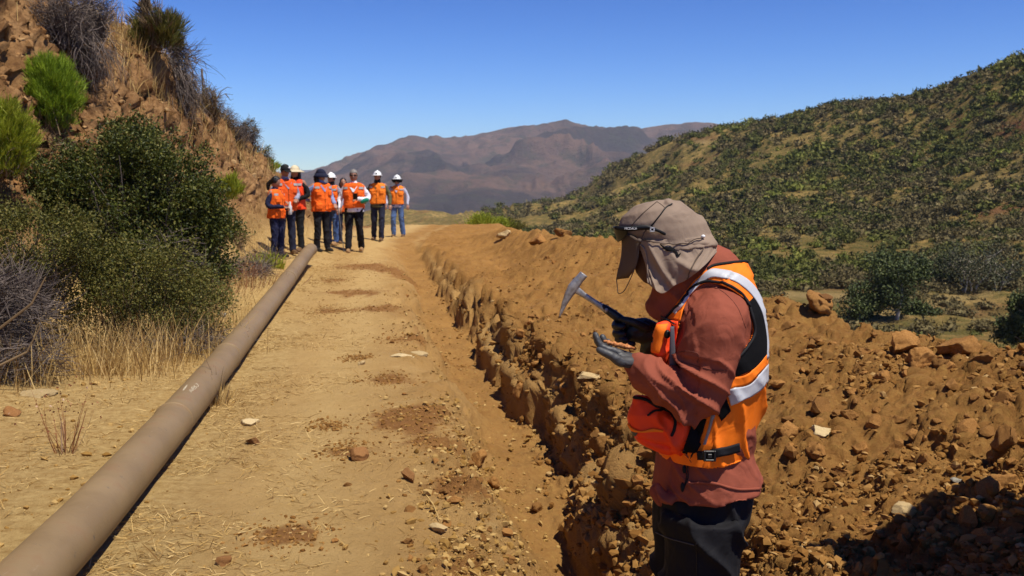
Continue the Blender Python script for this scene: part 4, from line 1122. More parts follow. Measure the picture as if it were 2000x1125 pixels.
# -- olive shrub lower left and mixed shrub before the dark one
P, D = clumpy((-4.05, 8.3, .98), (.75, .5, .36), 210, 60, .05, 0)
plant('olive_shrub', (-4.0, 8.2, .3), 'low olive green shrub growing above the grey dead brush pile', 'shrub',
      [('foliage', leaves(P, .026, .008, D), m_leaf_olive), ('branches', twigs((-4.0, 8.3, .4), (-4.0, 8.2, .85), (.6, .5, .35), 160, 6, .006), m_dry_grey)])
P, D = clumpy((-3.15, 8.6, .55), (.62, .42, .50), 190, 55, .055, 0)
P3, D3 = clumpy((-3.85, 8.6, .55), (.5, .35, .42), 130, 55, .055, 0)
P2, D2 = clumpy((-2.9, 9.1, .35), (.35, .35, .3), 60, 55, .05, 0)
plant('mixed_shrub', (-3.15, 8.6, .05), 'yellowish olive shrub laced with dry grass in front of the big dark shrub', 'shrub',
      [('foliage', cat([leaves(P, .028, .008, D), leaves(P2, .026, .008, D2), leaves(P3, .026, .008, D3)]), m_leaf_olive), ('stems', feathers((-3.25, 8.6, .1), (.22, .15, .02), 220, .75, 6, .003), m_dry_brown)])
P, D = clumpy((-3.8, 11.9, .42), (.38, .35, .34), 90, 60, .05, 0)
plant('evergreen_shrub', (-3.8, 11.9, .05), 'small dark green shrub with rusty weeds at its foot, near the pipe', 'shrub', [('foliage', leaves(P, .03, .009, D), m_leaf_dark), ('branches', twigs((-3.8, 11.9, .1), (-3.8, 11.8, .4), (.4, .35, .3), 120, 6, .005), m_dry_grey)])
# -- dead brush
plant('dead_brush', (-3.75, 7.3, .2), 'tangled heap of dead grey twigs beside the left verge', 'dead brush',
      [('twigs', cat([tangle((-3.95, 7.3, .50), (.50, .42, .34), 4600, .34, 6, .0030), tangle((-3.65, 7.05, .2), (.45, .3, .18), 1200, .3, 6, .003)]), m_dry_grey),
       ('dead_branch', strands(np.array([[[-3.9, 6.8, .2], [-3.55, 6.75, .42], [-3.3, 6.8, .62], [-3.22, 6.85, .8]], [[-3.95, 6.7, .1], [-3.6, 6.65, .15], [-3.3, 6.7, .3], [-3.2, 6.7, .48]]]), np.array([[.012, .010, .008, .005], [.010, .009, .007, .004]]), 6), m_dry_brown)])
plant('dead_brush', (-3.9, 14.6, .1), 'low mat of grey dead twigs lying along the pipe', 'dead brush', [('twigs', cat([tangle((-3.9, 14.3, .2), (.4, 1.2, .16), 1600, .3, 5, .0035), tangle((-4.2, 16.6, .2), (.35, 1.0, .16), 700, .3, 5, .0035)]), m_dry_grey)])
plant('dead_brush', (-2.9, 8.4, .1), 'thin grey dead twigs among pale stones below the olive shrub', 'dead brush', [('twigs', tangle((-2.85, 8.5, .1), (.55, .35, .10), 900, .25, 5, .0025), m_dry_grey)])
# -- broom bushes on the bank
B5 = at(105, 248, 12)
plant('broom_bush', B5, 'egg shaped bright green feathery bush standing on the bare bank', 'bush',
      [('foliage', sprays(B5+Vector((0, 0, .44)), (.36, .33, .50), 700, 26, .12, .0028, .35), m_leaf_broom), ('branches', twigs(B5-Vector((0, 0, .1)), B5+Vector((0, 0, .45)), (.34, .3, .4), 90, 6, .006), m_dry_brown)])
B6 = at(12, 320, 10)
plant('broom_bush', B6, 'lime green feathery bush cut by the picture edge, below the bright green one', 'bush',
      [('foliage', sprays(B6+Vector((-.02, 0, .30)), (.34, .3, .44), 560, 24, .11, .0027, .45), m_leaf_lime), ('branches', twigs(B6-Vector((0, 0, .1)), B6+Vector((0, 0, .3)), (.3, .3, .3), 70, 6, .006), m_dry_brown)])
B6b = at(60, 290, 11.5)
plant('dead_brush', B6b, 'small grey brush under the egg shaped green bush', 'dead brush', [('twigs', tangle(B6b, (.45, .3, .18), 700, .3, 5, .004), m_dry_brown)])
# -- top of the bank
def dry_shrub(px, py, Y, rx, rz, n, label, mt=m_dry_grey, L=.5, leafy=None, name='dry_shrub', w=.006, hang=0):
    c = at(px, py, Y); parts = [('twigs', cat([twigs(c-Vector((0, 0, rz*.9)), c, (rx, rx, rz), n, 6, w, .12), tangle(c, (rx*.85, rx*.8, rz*.8), n*2, L*.5, 5, w*.6)]), mt)]
    if leafy:
        P, D = clumpy(c, (rx*.9, rx*.8, rz*.9), leafy[1], 40, rx*.12, 0); parts.append(('foliage', leaves(P, .05, .014, D), leafy[0]))
    return plant(name, c-Vector((0, 0, rz)), label, 'shrub', parts)
dry_shrub(120, 30, 13.2, .48, .45, 500, 'bushy dry brown shrub on the crest at the bank\'s near end')
dry_shrub(185, 20, 13.8, .36, .42, 300, 'open dry purplish twig shrub on the crest beside the brown one')
c = at(300, 95, 17)
plant('dry_shrub', c, 'tall green and brown feathery shrub rising from the top of the bank', 'shrub',
      [('foliage', cat([sprays(c+Vector((-.15, 0, .22)), (.26, .3, .28), 70, 22, .20, .006), sprays(c+Vector((.25, 0, .30)), (.26, .3, .34), 80, 22, .20, .006)]), m_leaf_olive), ('seed_stems', cat([twigs(c, c+Vector((.05, 0, .35)), (.50, .4, .45), 200, 6, .006, .08), sprays(c+Vector((.1, 0, .35)), (.45, .3, .40), 60, 16, .22, .006), sprays(c+Vector((-.12, 0, .75)), (.05, .05, .2), 12, 18, .18, .012)]), m_dry_brown)])
c = at(345, 130, 18)
def hanging(c, n, L, sx, w=.007):
    b = np.array(c)+rng.normal(size=(n, 3))*np.array([sx, .25, .12])
    d = np.tile(np.array([.35, -.2, -.25]), (n, 1))+rng.normal(size=(n, 3))*.25; P = [b]
    for k in range(7):
        d = d*.80+np.array([.02, 0, -.20])+rng.normal(size=(n, 3))*.19; dn = d/np.linalg.norm(d, axis=1, keepdims=True)
        P.append(P[-1]+dn*L/7*(.6+.5*rng.random((n, 1))))
    return strands(np.stack(P, 1), (w*(1-.7*np.linspace(0, 1, 8)))[None]*(.5+rng.random((n, 1))), 2)
plant('dry_shrub', c, 'grey dead roots and twigs hanging down over the steep bank', 'shrub', [('twigs', cat([hanging(c, 260, .85, .14, .006), hanging(at(350, 175, 18.0), 220, .65, .12, .006), tangle(at(352, 190, 18.0), (.18, .2, .5), 900, .32, 5, .005), tangle(at(345, 110, 18.2), (.35, .3, .25), 600, .4, 5, .005)]), m_dry_grey), ('foliage', sprays(at(345, 95, 18.2), (.14, .15, .12), 20, 20, .15, .006), m_leaf_olive)])
c = at(168, 140, 13.6)
plant('dry_shrub', c, 'dry twigs hanging down the bank behind the bright green bush', 'shrub', [('twigs', cat([hanging(at(165, 70, 13.6), 200, .75, .14, .004), hanging(at(180, 95, 13.7), 150, .6, .10, .004), tangle(at(172, 110, 13.6), (.15, .15, .35), 500, .25, 5, .004)]), m_dry_grey)])
dry_shrub(408, 205, 20.3, .34, .42, 420, 'dry brown shrub on the crest just below the hanging roots', m_dry_brown, .5, (m_leaf_olive, 12))
dry_shrub(436, 238, 21.6, .36, .34, 380, 'dry brown shrub midway down the sloping crest', m_dry_brown)
dry_shrub(462, 265, 22.8, .36, .34, 380, 'grey brown shrub low on the sloping crest', m_dry_grey)
dry_shrub(484, 262, 23.5, .30, .42, 340, 'grey green shrub outlined against the sky at the crest\'s low end', m_dry_grey, .5, (m_hill_b, 14))
dry_shrub(512, 302, 26, .34, .30, 160, 'sparse shrub with dark leaves against the sky above the green bush', m_dry_grey, .5, (m_hill_a, 14))
c = at(521, 347, 26.5)
plant('broom_bush', c, 'small bright green bush at the far end of the bank behind the group', 'bush', [('foliage', sprays(c+Vector((0, 0, .25)), (.32, .3, .30), 90, 20, .16, .008), m_leaf_broom)])
c = at(452, 392, 17)
plant('broom_bush', c, 'small yellow green bush beside the big dark shrub', 'bush', [('foliage', sprays(c+Vector((0, 0, .2)), (.2, .2, .24), 70, 20, .15, .006), m_leaf_lime)])
dry_shrub(498, 385, 23, .55, .42, 260, 'olive bush with dry twigs at the foot of the bank near the group', m_dry_brown, .5, (m_leaf_olive, 40), 'olive_shrub')
dry_shrub(596, 428, 26, .36, .42, 160, 'brownish green bush seen between the two groups of people', m_dry_brown, .5, (m_leaf_olive, 40), 'olive_shrub')
dry_shrub(452, 462, 17, .35, .22, 160, 'thin dry shrub with few leaves next to the woman\'s legs', m_dry_brown, .5, (m_leaf_olive, 6))
# bare crooked stem and post at the crest
pt = thing('fence_post', at(396, 200, 20.6), 'thin weathered wooden post standing up from the bank crest', 'post')
mb = MB(); a_ = at(397, 205, 20.6); b_ = at(394, 136, 20.6); mb.add(*tube([a_, (a_+b_)/2+Vector((.01, 0, 0)), b_], .022, 8, 1)); link('post', mb.mesh('post', m_wood), pt)
mb = MB(); mb.add(*tube([b_-Vector((0, 0, .05)), at(404, 178, 20.4)], .008, 6, 1)); link('brace', mb.mesh('brace', m_wood), pt)
def bare(name, pts, label, catg='dead branch', w=.012):
    P = np.array([[list(at(*p)) for p in seg] for seg in pts]); K = P.shape[1]
    V, F = strands(P, np.tile(w*(1-.7*np.linspace(0, 1, K)), (len(P), 1)), 5)
    o = link(name, mesh_np(name, V, F, True, m_wood)); return tag(o, label, catg)
bare('dead_branch', [[(418, 205, 21), (425, 190, 21), (440, 183, 21), (455, 185, 21)], [(425, 190, 21), (432, 178, 21), (444, 170, 21), (453, 172, 21)], [(440, 183, 21), (446, 190, 21), (450, 196, 21), (456, 193, 21)]], 'crooked bare branch reaching into the sky from the crest')
bare('dead_branch', [[(375, 160, 19.5), (376, 140, 19.5), (384, 125, 19.5), (392, 112, 19.5)], [(376, 140, 19.5), (370, 128, 19.5), (366, 120, 19.5), (361, 108, 19.5)], [(384, 125, 19.5), (380, 118, 19.5), (382, 112, 19.5), (380, 106, 19.5)]], 'bare forked twig standing above the hanging roots')
# -- far end of the road
for px, py, Y, rx, rz, mt, lb in ((938, 436, 40, .45, .38, m_leaf_lime, 'yellow green bush at the end of the road, first from the group'), (968, 437, 42, .5, .30, m_leaf_lime, 'low yellow green bush past the road\'s end beside the spoil heap'), (1000, 440, 44, .5, .22, m_leaf_olive, 'flat olive bush behind the top of the spoil heap')):
    P, D = clumpy(at(px, py, Y), (rx, rx, rz), 40, 50, .07, 0)
    plant('roadside_bush', at(px, py+8, Y), lb, 'bush', [('foliage', cat([leaves(P, .09, .02, D), feathers(at(px, py+4, Y), (rx*.6, .3, .05), 200, rz*1.6, 6, .012)]), mt)])
# -- small weeds
def weed(px, py, label, h=.35, mt=m_rust, n=26, name='dry_weed', heads=True, w=.0022, sp=.03):
    p = hit(px, py); parts = [('stems', feathers(p, (sp, sp, .004), n, h, 6, w), mt)]
    if heads: parts.append(('seed_heads', leaves(np.array(p)+rng.normal(size=(n*3, 3))*np.array([h*.25, h*.25, h*.16])+np.array([0, 0, h*.6]), .016, .006), mt))
    return plant(name, p, label, 'weed', parts)
weed(128, 885, 'reddish dry weed standing alone left of the pipe', .42)
weed(490, 560, 'rust coloured weed clump with white seed heads under the dark shrub edge', .38, m_rust, 160, sp=.25)
weed(415, 575, 'reddish dry weed patch in front of the dark shrub', .34, m_rust, 200, sp=.30)
weed(520, 522, 'small green plant with yellow tipped leaves beside the pipe', .32, m_leaf_lime, 70, 'leafy_plant', True, .012, .12)
weed(545, 525, 'tiny yellow green sprout against the pipe near the group', .26, m_leaf_lime, 30, 'leafy_plant', True, .012, .06)
c = hit(418, 790)
plant('dry_weed', c, 'thorny dry weed arching over the pipe', 'weed', [('stems', cat([strands(np.array([[[c.x, c.y, c.z], [c.x-.04, c.y+.1, c.z+.20], [c.x-.12, c.y+.2, c.z+.30], [c.x-.30, c.y+.3, c.z+.30], [c.x-.5, c.y+.25, c.z+.22]]]), np.array([[.004, .0035, .003, .002, .001]]), 5), feathers(c, (.03, .05, .005), 60, .34, 6, .0022, 1, (-.5, .1, 0))]), m_dry_brown), ('straw', feathers(c, (.06, .12, .005), 160, .16, 6, .003), m_straw)])

# -- tall dry grass at the shrubs' feet and straw litter over the verge (uncountable)
def blades(P, L, w, lean):
    n = len(P); d = rng.normal(size=(n, 3))*lean; d[:, 2] = 1; d /= np.linalg.norm(d, axis=1, keepdims=True)
    pts = [P]
    for k in range(3):
        d = d+rng.normal(size=(n, 3))*.12-np.array([0, 0, .10*k]); d /= np.linalg.norm(d, axis=1, keepdims=True); pts.append(pts[-1]+d*(L/3)[:, None])
    return strands(np.stack(pts, 1), (w*np.array([1, .9, .7, .2]))[None]*(.6+.8*rng.random((n, 1))), 2)
def zs(x, y): return near_h(x, y)
def patch_pts(regs):
    out = []
    for x, y, sx, sy, n in regs: out.append(np.stack([x+rng.normal(size=n)*sx, y+rng.normal(size=n)*sy], 1))
    q = np.concatenate(out); return np.stack([q[:, 0], q[:, 1], zs(q[:, 0], q[:, 1])], 1)
P = patch_pts([(-3.25, 7.6, .30, .18, 1000), (-2.95, 8.25, .25, .22, 700), (-3.0, 9.6, .16, .5, 450), (-3.6, 7.0, .3, .2, 350), (-3.75, 12.4, .2, .8, 250), (-4.75, 16.5, .35, 1.5, 500), (-5.3, 21, .45, 2.0, 700)])
tag(link('tall_dry_grass', mesh_np('tall_dry_grass', *blades(P, (.10+.38*rng.random(len(P))**1.7), .0026, .22), False, m_straw)), 'tall golden dry grass at the feet of the shrubs', kind='stuff')
P = patch_pts([(-6.2, 17.2, .35, 1.2, 900), (-6.6, 15.2, .3, 1.2, 500), (-6.2, 20.5, .3, 1.0, 400), (-5.9, 23.5, .3, 1.5, 500)])
tag(link('crest_dry_grass', mesh_np('crest_dry_grass', *blades(P, .2+.35*rng.random(len(P)), .005, .25), False, m_straw)), 'pale dry grass along the crest of the cut bank', kind='stuff')
n = 40000
y = 2.4+rng.random(n)**1.5*19; pdx = np.interp(y, [3, 22], [-1.62, -4.45])
x = np.where(rng.random(n) < .55, pdx-rng.random(n)**1.1*(2.0+.03*y), pdx+.12+np.abs(rng.normal(size=n))*.55)
keep = (vn(x*1.6, y*1.1, 402)+.6*vn(x*5, y*5, 403)+.35 > 0)
x = x[keep]; y = y[keep]; P = np.stack([x, y, zs(x, y)+.003], 1); n = len(P)
d = rng.normal(size=(n, 3)); d[:, 2] = np.abs(d[:, 2])*.28; d /= np.linalg.norm(d, axis=1, keepdims=True); L = (.02+.07*rng.random(n)**2)[:, None]
pts = np.stack([P, P+d*L*.5, P+d*L+np.array([0, 0, -.004])], 1)
tag(link('straw_litter', mesh_np('straw_litter', *strands(pts, (np.array([1, .9, .4])*.0016)[None]*(.6+.8*rng.random((n, 1))), 2), False, m_straw)), 'short broken straw strewn on both sides of the pipe', kind='stuff')

# ------------------------------------------------------------ scrub on the hillside
def shrub_arrays(seed, lite=False):
    r = np.random.default_rng(seed); bm = bmesh.new(); bmesh.ops.create_icosphere(bm, subdivisions=1 if lite else 2, radius=1)
    V = np.array([v.co[:] for v in bm.verts]); F = np.array([[v.index for v in f.verts] for f in bm.faces]); bm.free()
    k = 1+.36*vn3(V*1.7+seed*3.1, seed)+.28*vn3(V*4.1+seed, seed+1)
    V = V*k[:, None]*(.5 if lite else .55)*np.array([1, 1, .75]); V[:, 2] = np.maximum(V[:, 2], -.25)+.22
    F = np.c_[F, F[:, 2]]     # degenerate quads avoided below
    m = 90 if lite else 520
    d = r.normal(size=(m, 3)); d /= np.linalg.norm(d, axis=1, keepdims=True); d[:, 2] = np.abs(d[:, 2])
    kk_ = 1+.36*vn3(d*1.7+seed*3.1, seed)+.28*vn3(d*4.1+seed, seed+1)
    P = d*(.52+.40*r.random((m, 1)))*kk_[:, None]*np.array([1, 1, .75])+np.array([0, 0, .22])
    s = .17 if lite else .085
    a = r.normal(size=(m, 3))*s; b = r.normal(size=(m, 3))*s
    T = np.stack([P-a*.5-b*.2, P+a*.5-b*.2, P+b*.6+d*s*.5], 1).reshape(-1, 3)
    TF = np.arange(m*3).reshape(m, 3)
    return V, F[:, :3], T, TF
def tri_mesh(name, parts, mat):
    V, F = cat(parts); return mesh_np(name, V, F, False, mat)
def mk_shrub(seed, mat):
    V, F, T, TF = shrub_arrays(seed)
    return tri_mesh('hillside_shrub', [(T, TF), (V*.9, F)], mat)
SHM = [[mk_shrub(500+10*k+j, m_) for j in range(4)] for k, m_ in enumerate((m_hill_a, m_hill_b, m_hill_c))]
n = 30000
az = math.atan(-.03)+rng.random(n)*(.74-math.atan(-.03)); k = rng.random(n)*6.15
r_, _ = hill_rz(az, k)
# even density over the ground, thinned by patches of bare grass
dr = np.stack([np.interp(az, az_k, r_k[:, j]) for j in range(9)], -1); jj = np.clip(np.floor(k).astype(int), 0, 7)
cell = (np.take_along_axis(dr, (jj+1)[:, None], 1)-np.take_along_axis(dr, jj[:, None], 1))[:, 0]*r_
x, y, z = hill_p(az, k)
dens = .46+1.35*fbm(x*.035, y*.035, 3, 421)+.35*fbm(x*.15, y*.15, 2, 423)+.6*sstep(3.0, 5.4, k)*(az > .2)
px = 1000+np.tan(az)*FPX; el = (z-CAMZ)/(r_*np.cos(az)); py = 562.5-FPX*np.tan(np.arctan(el)+PITCH)
openp = band(px, py, 1500, 1760, ([1500, 1760], [568, 578]), 14)+band(px, py, 1640, 1990, ([1640, 1990], [640, 560]), 6)*.4+band(px, py, 1880, 2040, ([1880, 2000], [385, 365]), 18)*.9+band(px, py, 1470, 1640, ([1470, 1640], [440, 500]), 14)*.8
w_ = cell/r_**1.25; w_ = w_/np.percentile(w_, 90)
keep = (rng.random(n) < np.clip(dens-openp, .03, 1)*np.clip(w_*1.15, .12, 1)) & (py < 760)
x, y, z, r_, az, k = (q[keep] for q in (x, y, z, r_, az, k)); n = len(x)
size = (.38+1.25*rng.random(n)**2.2)*(1+.35*fbm(x*.05, y*.05, 2, 430))*np.clip((r_/90)**.45, .75, 1.9)
order = np.argsort(-size/r_*(az < .475)-(az >= .475)*0.0); kind = np.clip(((fbm(x*.03, y*.03, 3, 440)+.55*rng.normal(size=n)*.6)*1.7+1.0), 0, 2.99).astype(int); kind = np.array([1, 0, 2])[kind]
KL = ['dark green rounded shrub, one of many on the far hillside', 'grey brown dry shrub, one of many on the far hillside', 'light green shrub, one of many on the far hillside']
KG = ['dark green shrubs on the hillside', 'grey brown shrubs on the hillside', 'light green shrubs on the hillside']
HSI = []
for c_, i in enumerate(order[:290]):
    o = bpy.data.objects.new('hillside_shrub', SHM[kind[i]][c_ % 4]); COL.objects.link(o)
    o.location = (x[i], y[i], z[i]-.1*size[i]); o.scale = (size[i]*rng.uniform(.85, 1.3), size[i]*rng.uniform(.85, 1.3), size[i]*rng.uniform(.8, 1.15)); o.rotation_euler = (0, 0, rng.uniform(0, 6.28))
    tag(o, KL[kind[i]], 'shrub', KG[kind[i]]); HSI.append((o, *topx1(o.location), ('dark green', 'grey brown', 'light green')[kind[i]]))
for kk_, m_ in enumerate((m_hill_a, m_hill_b, m_hill_c)):
    ii = order[290:][kind[order[290:]] == kk_]; parts = []
    protos = [shrub_arrays(600+kk_*7+j, True) for j in range(5)]
    for j in range(5):
        V, F, T, TF = protos[j]; S = ii[j::5]; m = len(S); A_ = rng.random(m)*6.28; cs, sn = np.cos(A_), np.sin(A_)
        for VV, FF in ((V, F), (T, TF)):
            X_ = (VV[None, :, 0]*cs[:, None]-VV[None, :, 1]*sn[:, None])*size[S][:, None]+x[S][:, None]
            Y_ = (VV[None, :, 0]*sn[:, None]+VV[None, :, 1]*cs[:, None])*size[S][:, None]+y[S][:, None]
            Z_ = VV[None, :, 2]*size[S][:, None]+z[S][:, None]-.1
            parts.append((np.stack([X_, Y_, Z_], -1).reshape(-1, 3), (FF[None]+(np.arange(m)*len(VV))[:, None, None]).reshape(-1, 3)))
    tag(link('scrub_cover', tri_mesh('scrub_cover', parts, m_)), ['smaller dark green scrub covering the hillside', 'smaller grey dry scrub covering the hillside', 'smaller light green scrub covering the hillside'][kk_], kind='stuff')

# ------------------------------------------------------------ trees in the valley
def tree(name, px, top, base, Y, wpx, mat, label, leafs=5200, airy=False, trunks=1, tilt=0, lsz=.16):
    b_ = at(px, base, Y); t_ = at(px+tilt, top, Y); H = t_.z-b_.z; w = wpx*Y/FPX/2; r = np.random.default_rng(int(px))
    T = thing(name, b_, label, 'tree')
    parts = []; tips = []
    for k in range(trunks):
        off = Vector((r.normal()*.25*w if trunks > 1 else 0, r.normal()*.3, 0)); top_ = b_+Vector(((tilt*Y/FPX)+r.normal()*w*.3, r.normal()*w*.2, H*(.75+.15*r.random())))
        P_ = [b_+off-Vector((0, 0, .4)), b_+off*1.2+(top_-b_)*.33+Vector((r.normal()*.12*w, 0, 0)), b_+off+(top_-b_)*.66+Vector((r.normal()*.15*w, 0, 0)), top_+off]
        R0 = .035*H if trunks == 1 else .016*H
        parts.append(tube(P_, [R0, R0*.75, R0*.5, R0*.2], 8, 3)); 
        for j in range(7 if trunks > 1 else 14):
            t = .42+.55*r.random(); s = P_[0].lerp(P_[-1], t); a = r.random()*6.28; L_ = w*(.5+.5*r.random())*(1.1-.4*t)
            e = s+Vector((math.cos(a)*L_, math.sin(a)*L_, L_*(.35+.4*r.random()))); parts.append(tube([s, s.lerp(e, .5)+Vector((0, 0, -.05*L_)), e], [R0*.35, R0*.22, R0*.08], 5, 2)); tips.append(e); tips.append(s.lerp(e, .6))
    mb = MB()
    for q in parts: mb.add(*q)
    link('trunk', mb.mesh('trunk', m_trunk), T)
    tips = np.array([list(q) for q in tips])
    ncl = len(tips)*3; cc = np.repeat(tips, 3, 0)+r.normal(size=(ncl, 3))*w*(.20 if not airy else .16)
    cc[:, 2] = np.minimum(cc[:, 2], t_.z)
    per = leafs//ncl; P = np.repeat(cc, per, 0)+r.normal(size=(ncl*per, 3))*w*(.13 if not airy else .17)
    V, F = leaves(P, lsz, lsz*.33, np.array([0, 0, .2]))
    link('crown', mesh_np('crown', V, F, False, mat), T)
m_trunk = plain('pale_tree_bark', (.52, .45, .35), .8, .2, 0, .25, 4)
m_tree = leafmat('valley_tree_leaves', [(0, (.024, .036, .010)), (.5, (.055, .075, .018)), (.85, (.10, .12, .03)), (1, (.17, .18, .055))], .6)
m_tree2 = leafmat('airy_tree_leaves', [(0, (.04, .045, .02)), (.5, (.075, .08, .036)), (1, (.14, .135, .06))], .7)
tree('valley_tree', 1748, 505, 660, 58, 130, m_tree, 'broad dark tree with pale trunk in the valley, left one of the valley trees', 9000)
tree('valley_tree', 1700, 560, 655, 57, 90, m_tree, 'low dark tree crown leaning against the broad pale trunk tree', 4500)
tree('valley_tree', 1900, 480, 590, 72, 120, m_tree2, 'airy tree with several thin trunks beside the dry slope', 3200, True, 5)
tree('valley_tree', 1848, 500, 575, 74, 70, m_tree, 'small green tree between the broad dark tree and the airy one', 3500, False, 2)
tree('valley_tree', 1955, 500, 590, 72, 70, m_tree2, 'slender airy tree with bare lower trunks near the frame edge', 1500, True, 4)
tree('valley_tree', 1988, 545, 735, 46, 90, m_tree, 'tall dark conifer like tree at the frame edge in the foreground valley', 9000, False, 1, 10)
tree('valley_tree', 1790, 585, 650, 60, 80, m_tree, 'dark low tree just right of the pale trunk', 3600)

place_labels(HSI, [('the broad dark valley tree', 1748, 600), ('the airy many stemmed tree', 1900, 540), ('the dark frame edge tree', 1985, 640), ('the reddish dirt track', 1560, 555), ('the dry grass clearing', 1930, 385), ('the ochre crag on the skyline', 1350, 280), ('the neck flap hat', 1420, 440),
  ('the highest skyline', 1960, 150), ('the middle of the skyline', 1600, 225), ('the hillside foot over the spoil heap', 1100, 450), ('the hillside centre', 1600, 400), ('the far tip of the hillside', 1010, 415), ('the vest shoulder', 1520, 560), ('the two stacked crest boulders', 1610, 590), ('the upper slope near the frame edge', 1900, 260)], 'shrub')
for o in HSI: pass
for o in list(bpy.data.objects):
    if o.name.split('.')[0] in ('seed_heads', 'straw', 'stems', 'seed_stems', 'dead_twigs', 'foliage', 'twigs') and o.parent: o['kind'] = 'stuff'
# ------------------------------------------------------------ pipe
m_pipe, nt, b = newmat('dusty_steel_pipe', .55, .35)
co = coords(nt)
pc_ = mix(nt, ramp(nt, noise(nt, co, 3, 7, .65), [(.35, 0), (.7, 1)]), (.20, .132, .062), (.275, .188, .092))
pc_ = mix(nt, ramp(nt, noise(nt, co, 6, 6, .7), [(.52, 0), (.66, .6)]), pc_, (.20, .11, .05))
pc_ = mix(nt, ramp(nt, noise(nt, co, 17, 5, .7), [(.64, 0), (.70, .8)]), pc_, (.07, .06, .055))
pc_ = mix(nt, ramp(nt, noise(nt, coords(nt, (9, .7, 9)), 6, 5, .7), [(.66, 0), (.76, .5)]), pc_, (.40, .33, .25))
nt.links.new(pc_, b.inputs['Base Color'])
bump(nt, b, noise(nt, co, 55, 6, .7), .25, .003)
PCY = [(1.4, None)]
PR = .105
ptsp = [(68, 1128), (170, 1010), (280, 885), (372, 778), (460, 672), (520, 598), (565, 541), (600, 492), (608, 483)]
axis = []
for px, py in ptsp:
    d = ray(px, py+3); zc = float(near_h(*(lambda t: (d.x*t, d.y*t))((.1-CAMZ)/d.z)))+PR+.015
    t = (zc-CAMZ)/d.z; axis.append(Vector((d.x*t, d.y*t, zc)))
# straighten height slightly and extend towards the viewer
ez = np.polyfit([a.y for a in axis], [a.z for a in axis], 2)
for a in axis: a.z = float(np.polyval(ez, a.y))
d0 = (axis[0]-axis[1]).normalized(); axis = [axis[0]+d0*3.2]+axis
pipe = thing('steel_pipe', axis[4], 'long dusty brown steel pipe lying beside the dirt road', 'pipe')
mb = MB(); mb.add(*tube(axis, PR, 40, 6, 1, None, False)); pme = mb.mesh('pipe_wall', m_pipe)
# black disc set on the closed far end as its shaded hollow
link('pipe_wall', pme, pipe)
mb = MB(); e1, e0 = axis[-1], axis[-2]; tt = (e1-e0).normalized(); mb.add(*tube([e1-tt*.02, e1+tt*.006], PR*.9, 32, 1, 1, None, False)); link('dark_end_disc', mb.mesh('dark_end_disc', m_gripblk), pipe)
PV = bvh_of(pme)
def weld(px, py):
    d = ray(px, py).normalized(); h = PV.ray_cast(CAMV, d)[0]
    if h is None: return
    best = min(range(len(axis)-1), key=lambda i: abs((axis[i].y+axis[i+1].y)/2-h.y) if axis[i].y <= h.y <= axis[i+1].y else 99+i)
    A, B = axis[best], axis[best+1]; t = (h.y-A.y)/(B.y-A.y); c = A.lerp(B, t); dd = (B-A).normalized()
    mb = MB(); mb.add(*tube([c-dd*.008, c, c+dd*.008], [PR*.995, PR+.007, PR*.995], 40, 1, 1, None, False)); link('weld_seam', mb.mesh('weld_seam', m_pipe), pipe)
for px, py in ((350, 790), (445, 672), (566, 531)): weld(px, py)
# chalk marks: blurred stencil digits and a pale smear
m_chalk = plain('white_chalk', (.44, .37, .26), .9, .1, 0, .2, 50)
def surf(px, py, off=.0012):
    h = PV.ray_cast(CAMV, ray(px, py).normalized()); 
    return (h[0]+h[1]*off) if h[0] else None
def mark(txt, px, py, size, ang):
    cu = bpy.data.curves.new('t', 'FONT'); cu.body = txt; cu.size = size; cu.align_x = 'CENTER'; cu.align_y = 'CENTER'
    to = bpy.data.objects.new('t', cu); COL.objects.link(to); me = bpy.data.meshes.new_from_object(to.evaluated_get(bpy.context.evaluated_depsgraph_get())); bpy.data.objects.remove(to)
    ca, sa = math.cos(ang), math.sin(ang)
    for v in me.vertices:
        x, y = v.co.x*ca-v.co.y*sa, v.co.x*sa+v.co.y*ca; q = surf(px+x, py-y)
        if q: v.co = q
    me.materials.append(m_chalk); link('lettering', me, pipe)
mark('963', 381, 756, 11, math.radians(38))
mark('863', 376, 761, 9, math.radians(38))
def smear(px0, py0, px1, py1, w):
    V = []; n_ = 14
    for i in range(n_):
        for s in (-1, 1):
            t = i/(n_-1); q = surf(px0+(px1-px0)*t+s*w*.7*math.sin(math.pi*t)*(.6+.4*math.sin(i*2.3)), py0+(py1-py0)*t+s*w*.3, .0008)
            V.append(q or Vector(axis[4]))
    mb = MB(); mb.add(V, [(2*i, 2*i+1, 2*i+3, 2*i+2) for i in range(n_-1)]); link('chalk_smear', mb.mesh('chalk_smear', m_chalk), pipe)
smear(357, 763, 366, 752, 3)

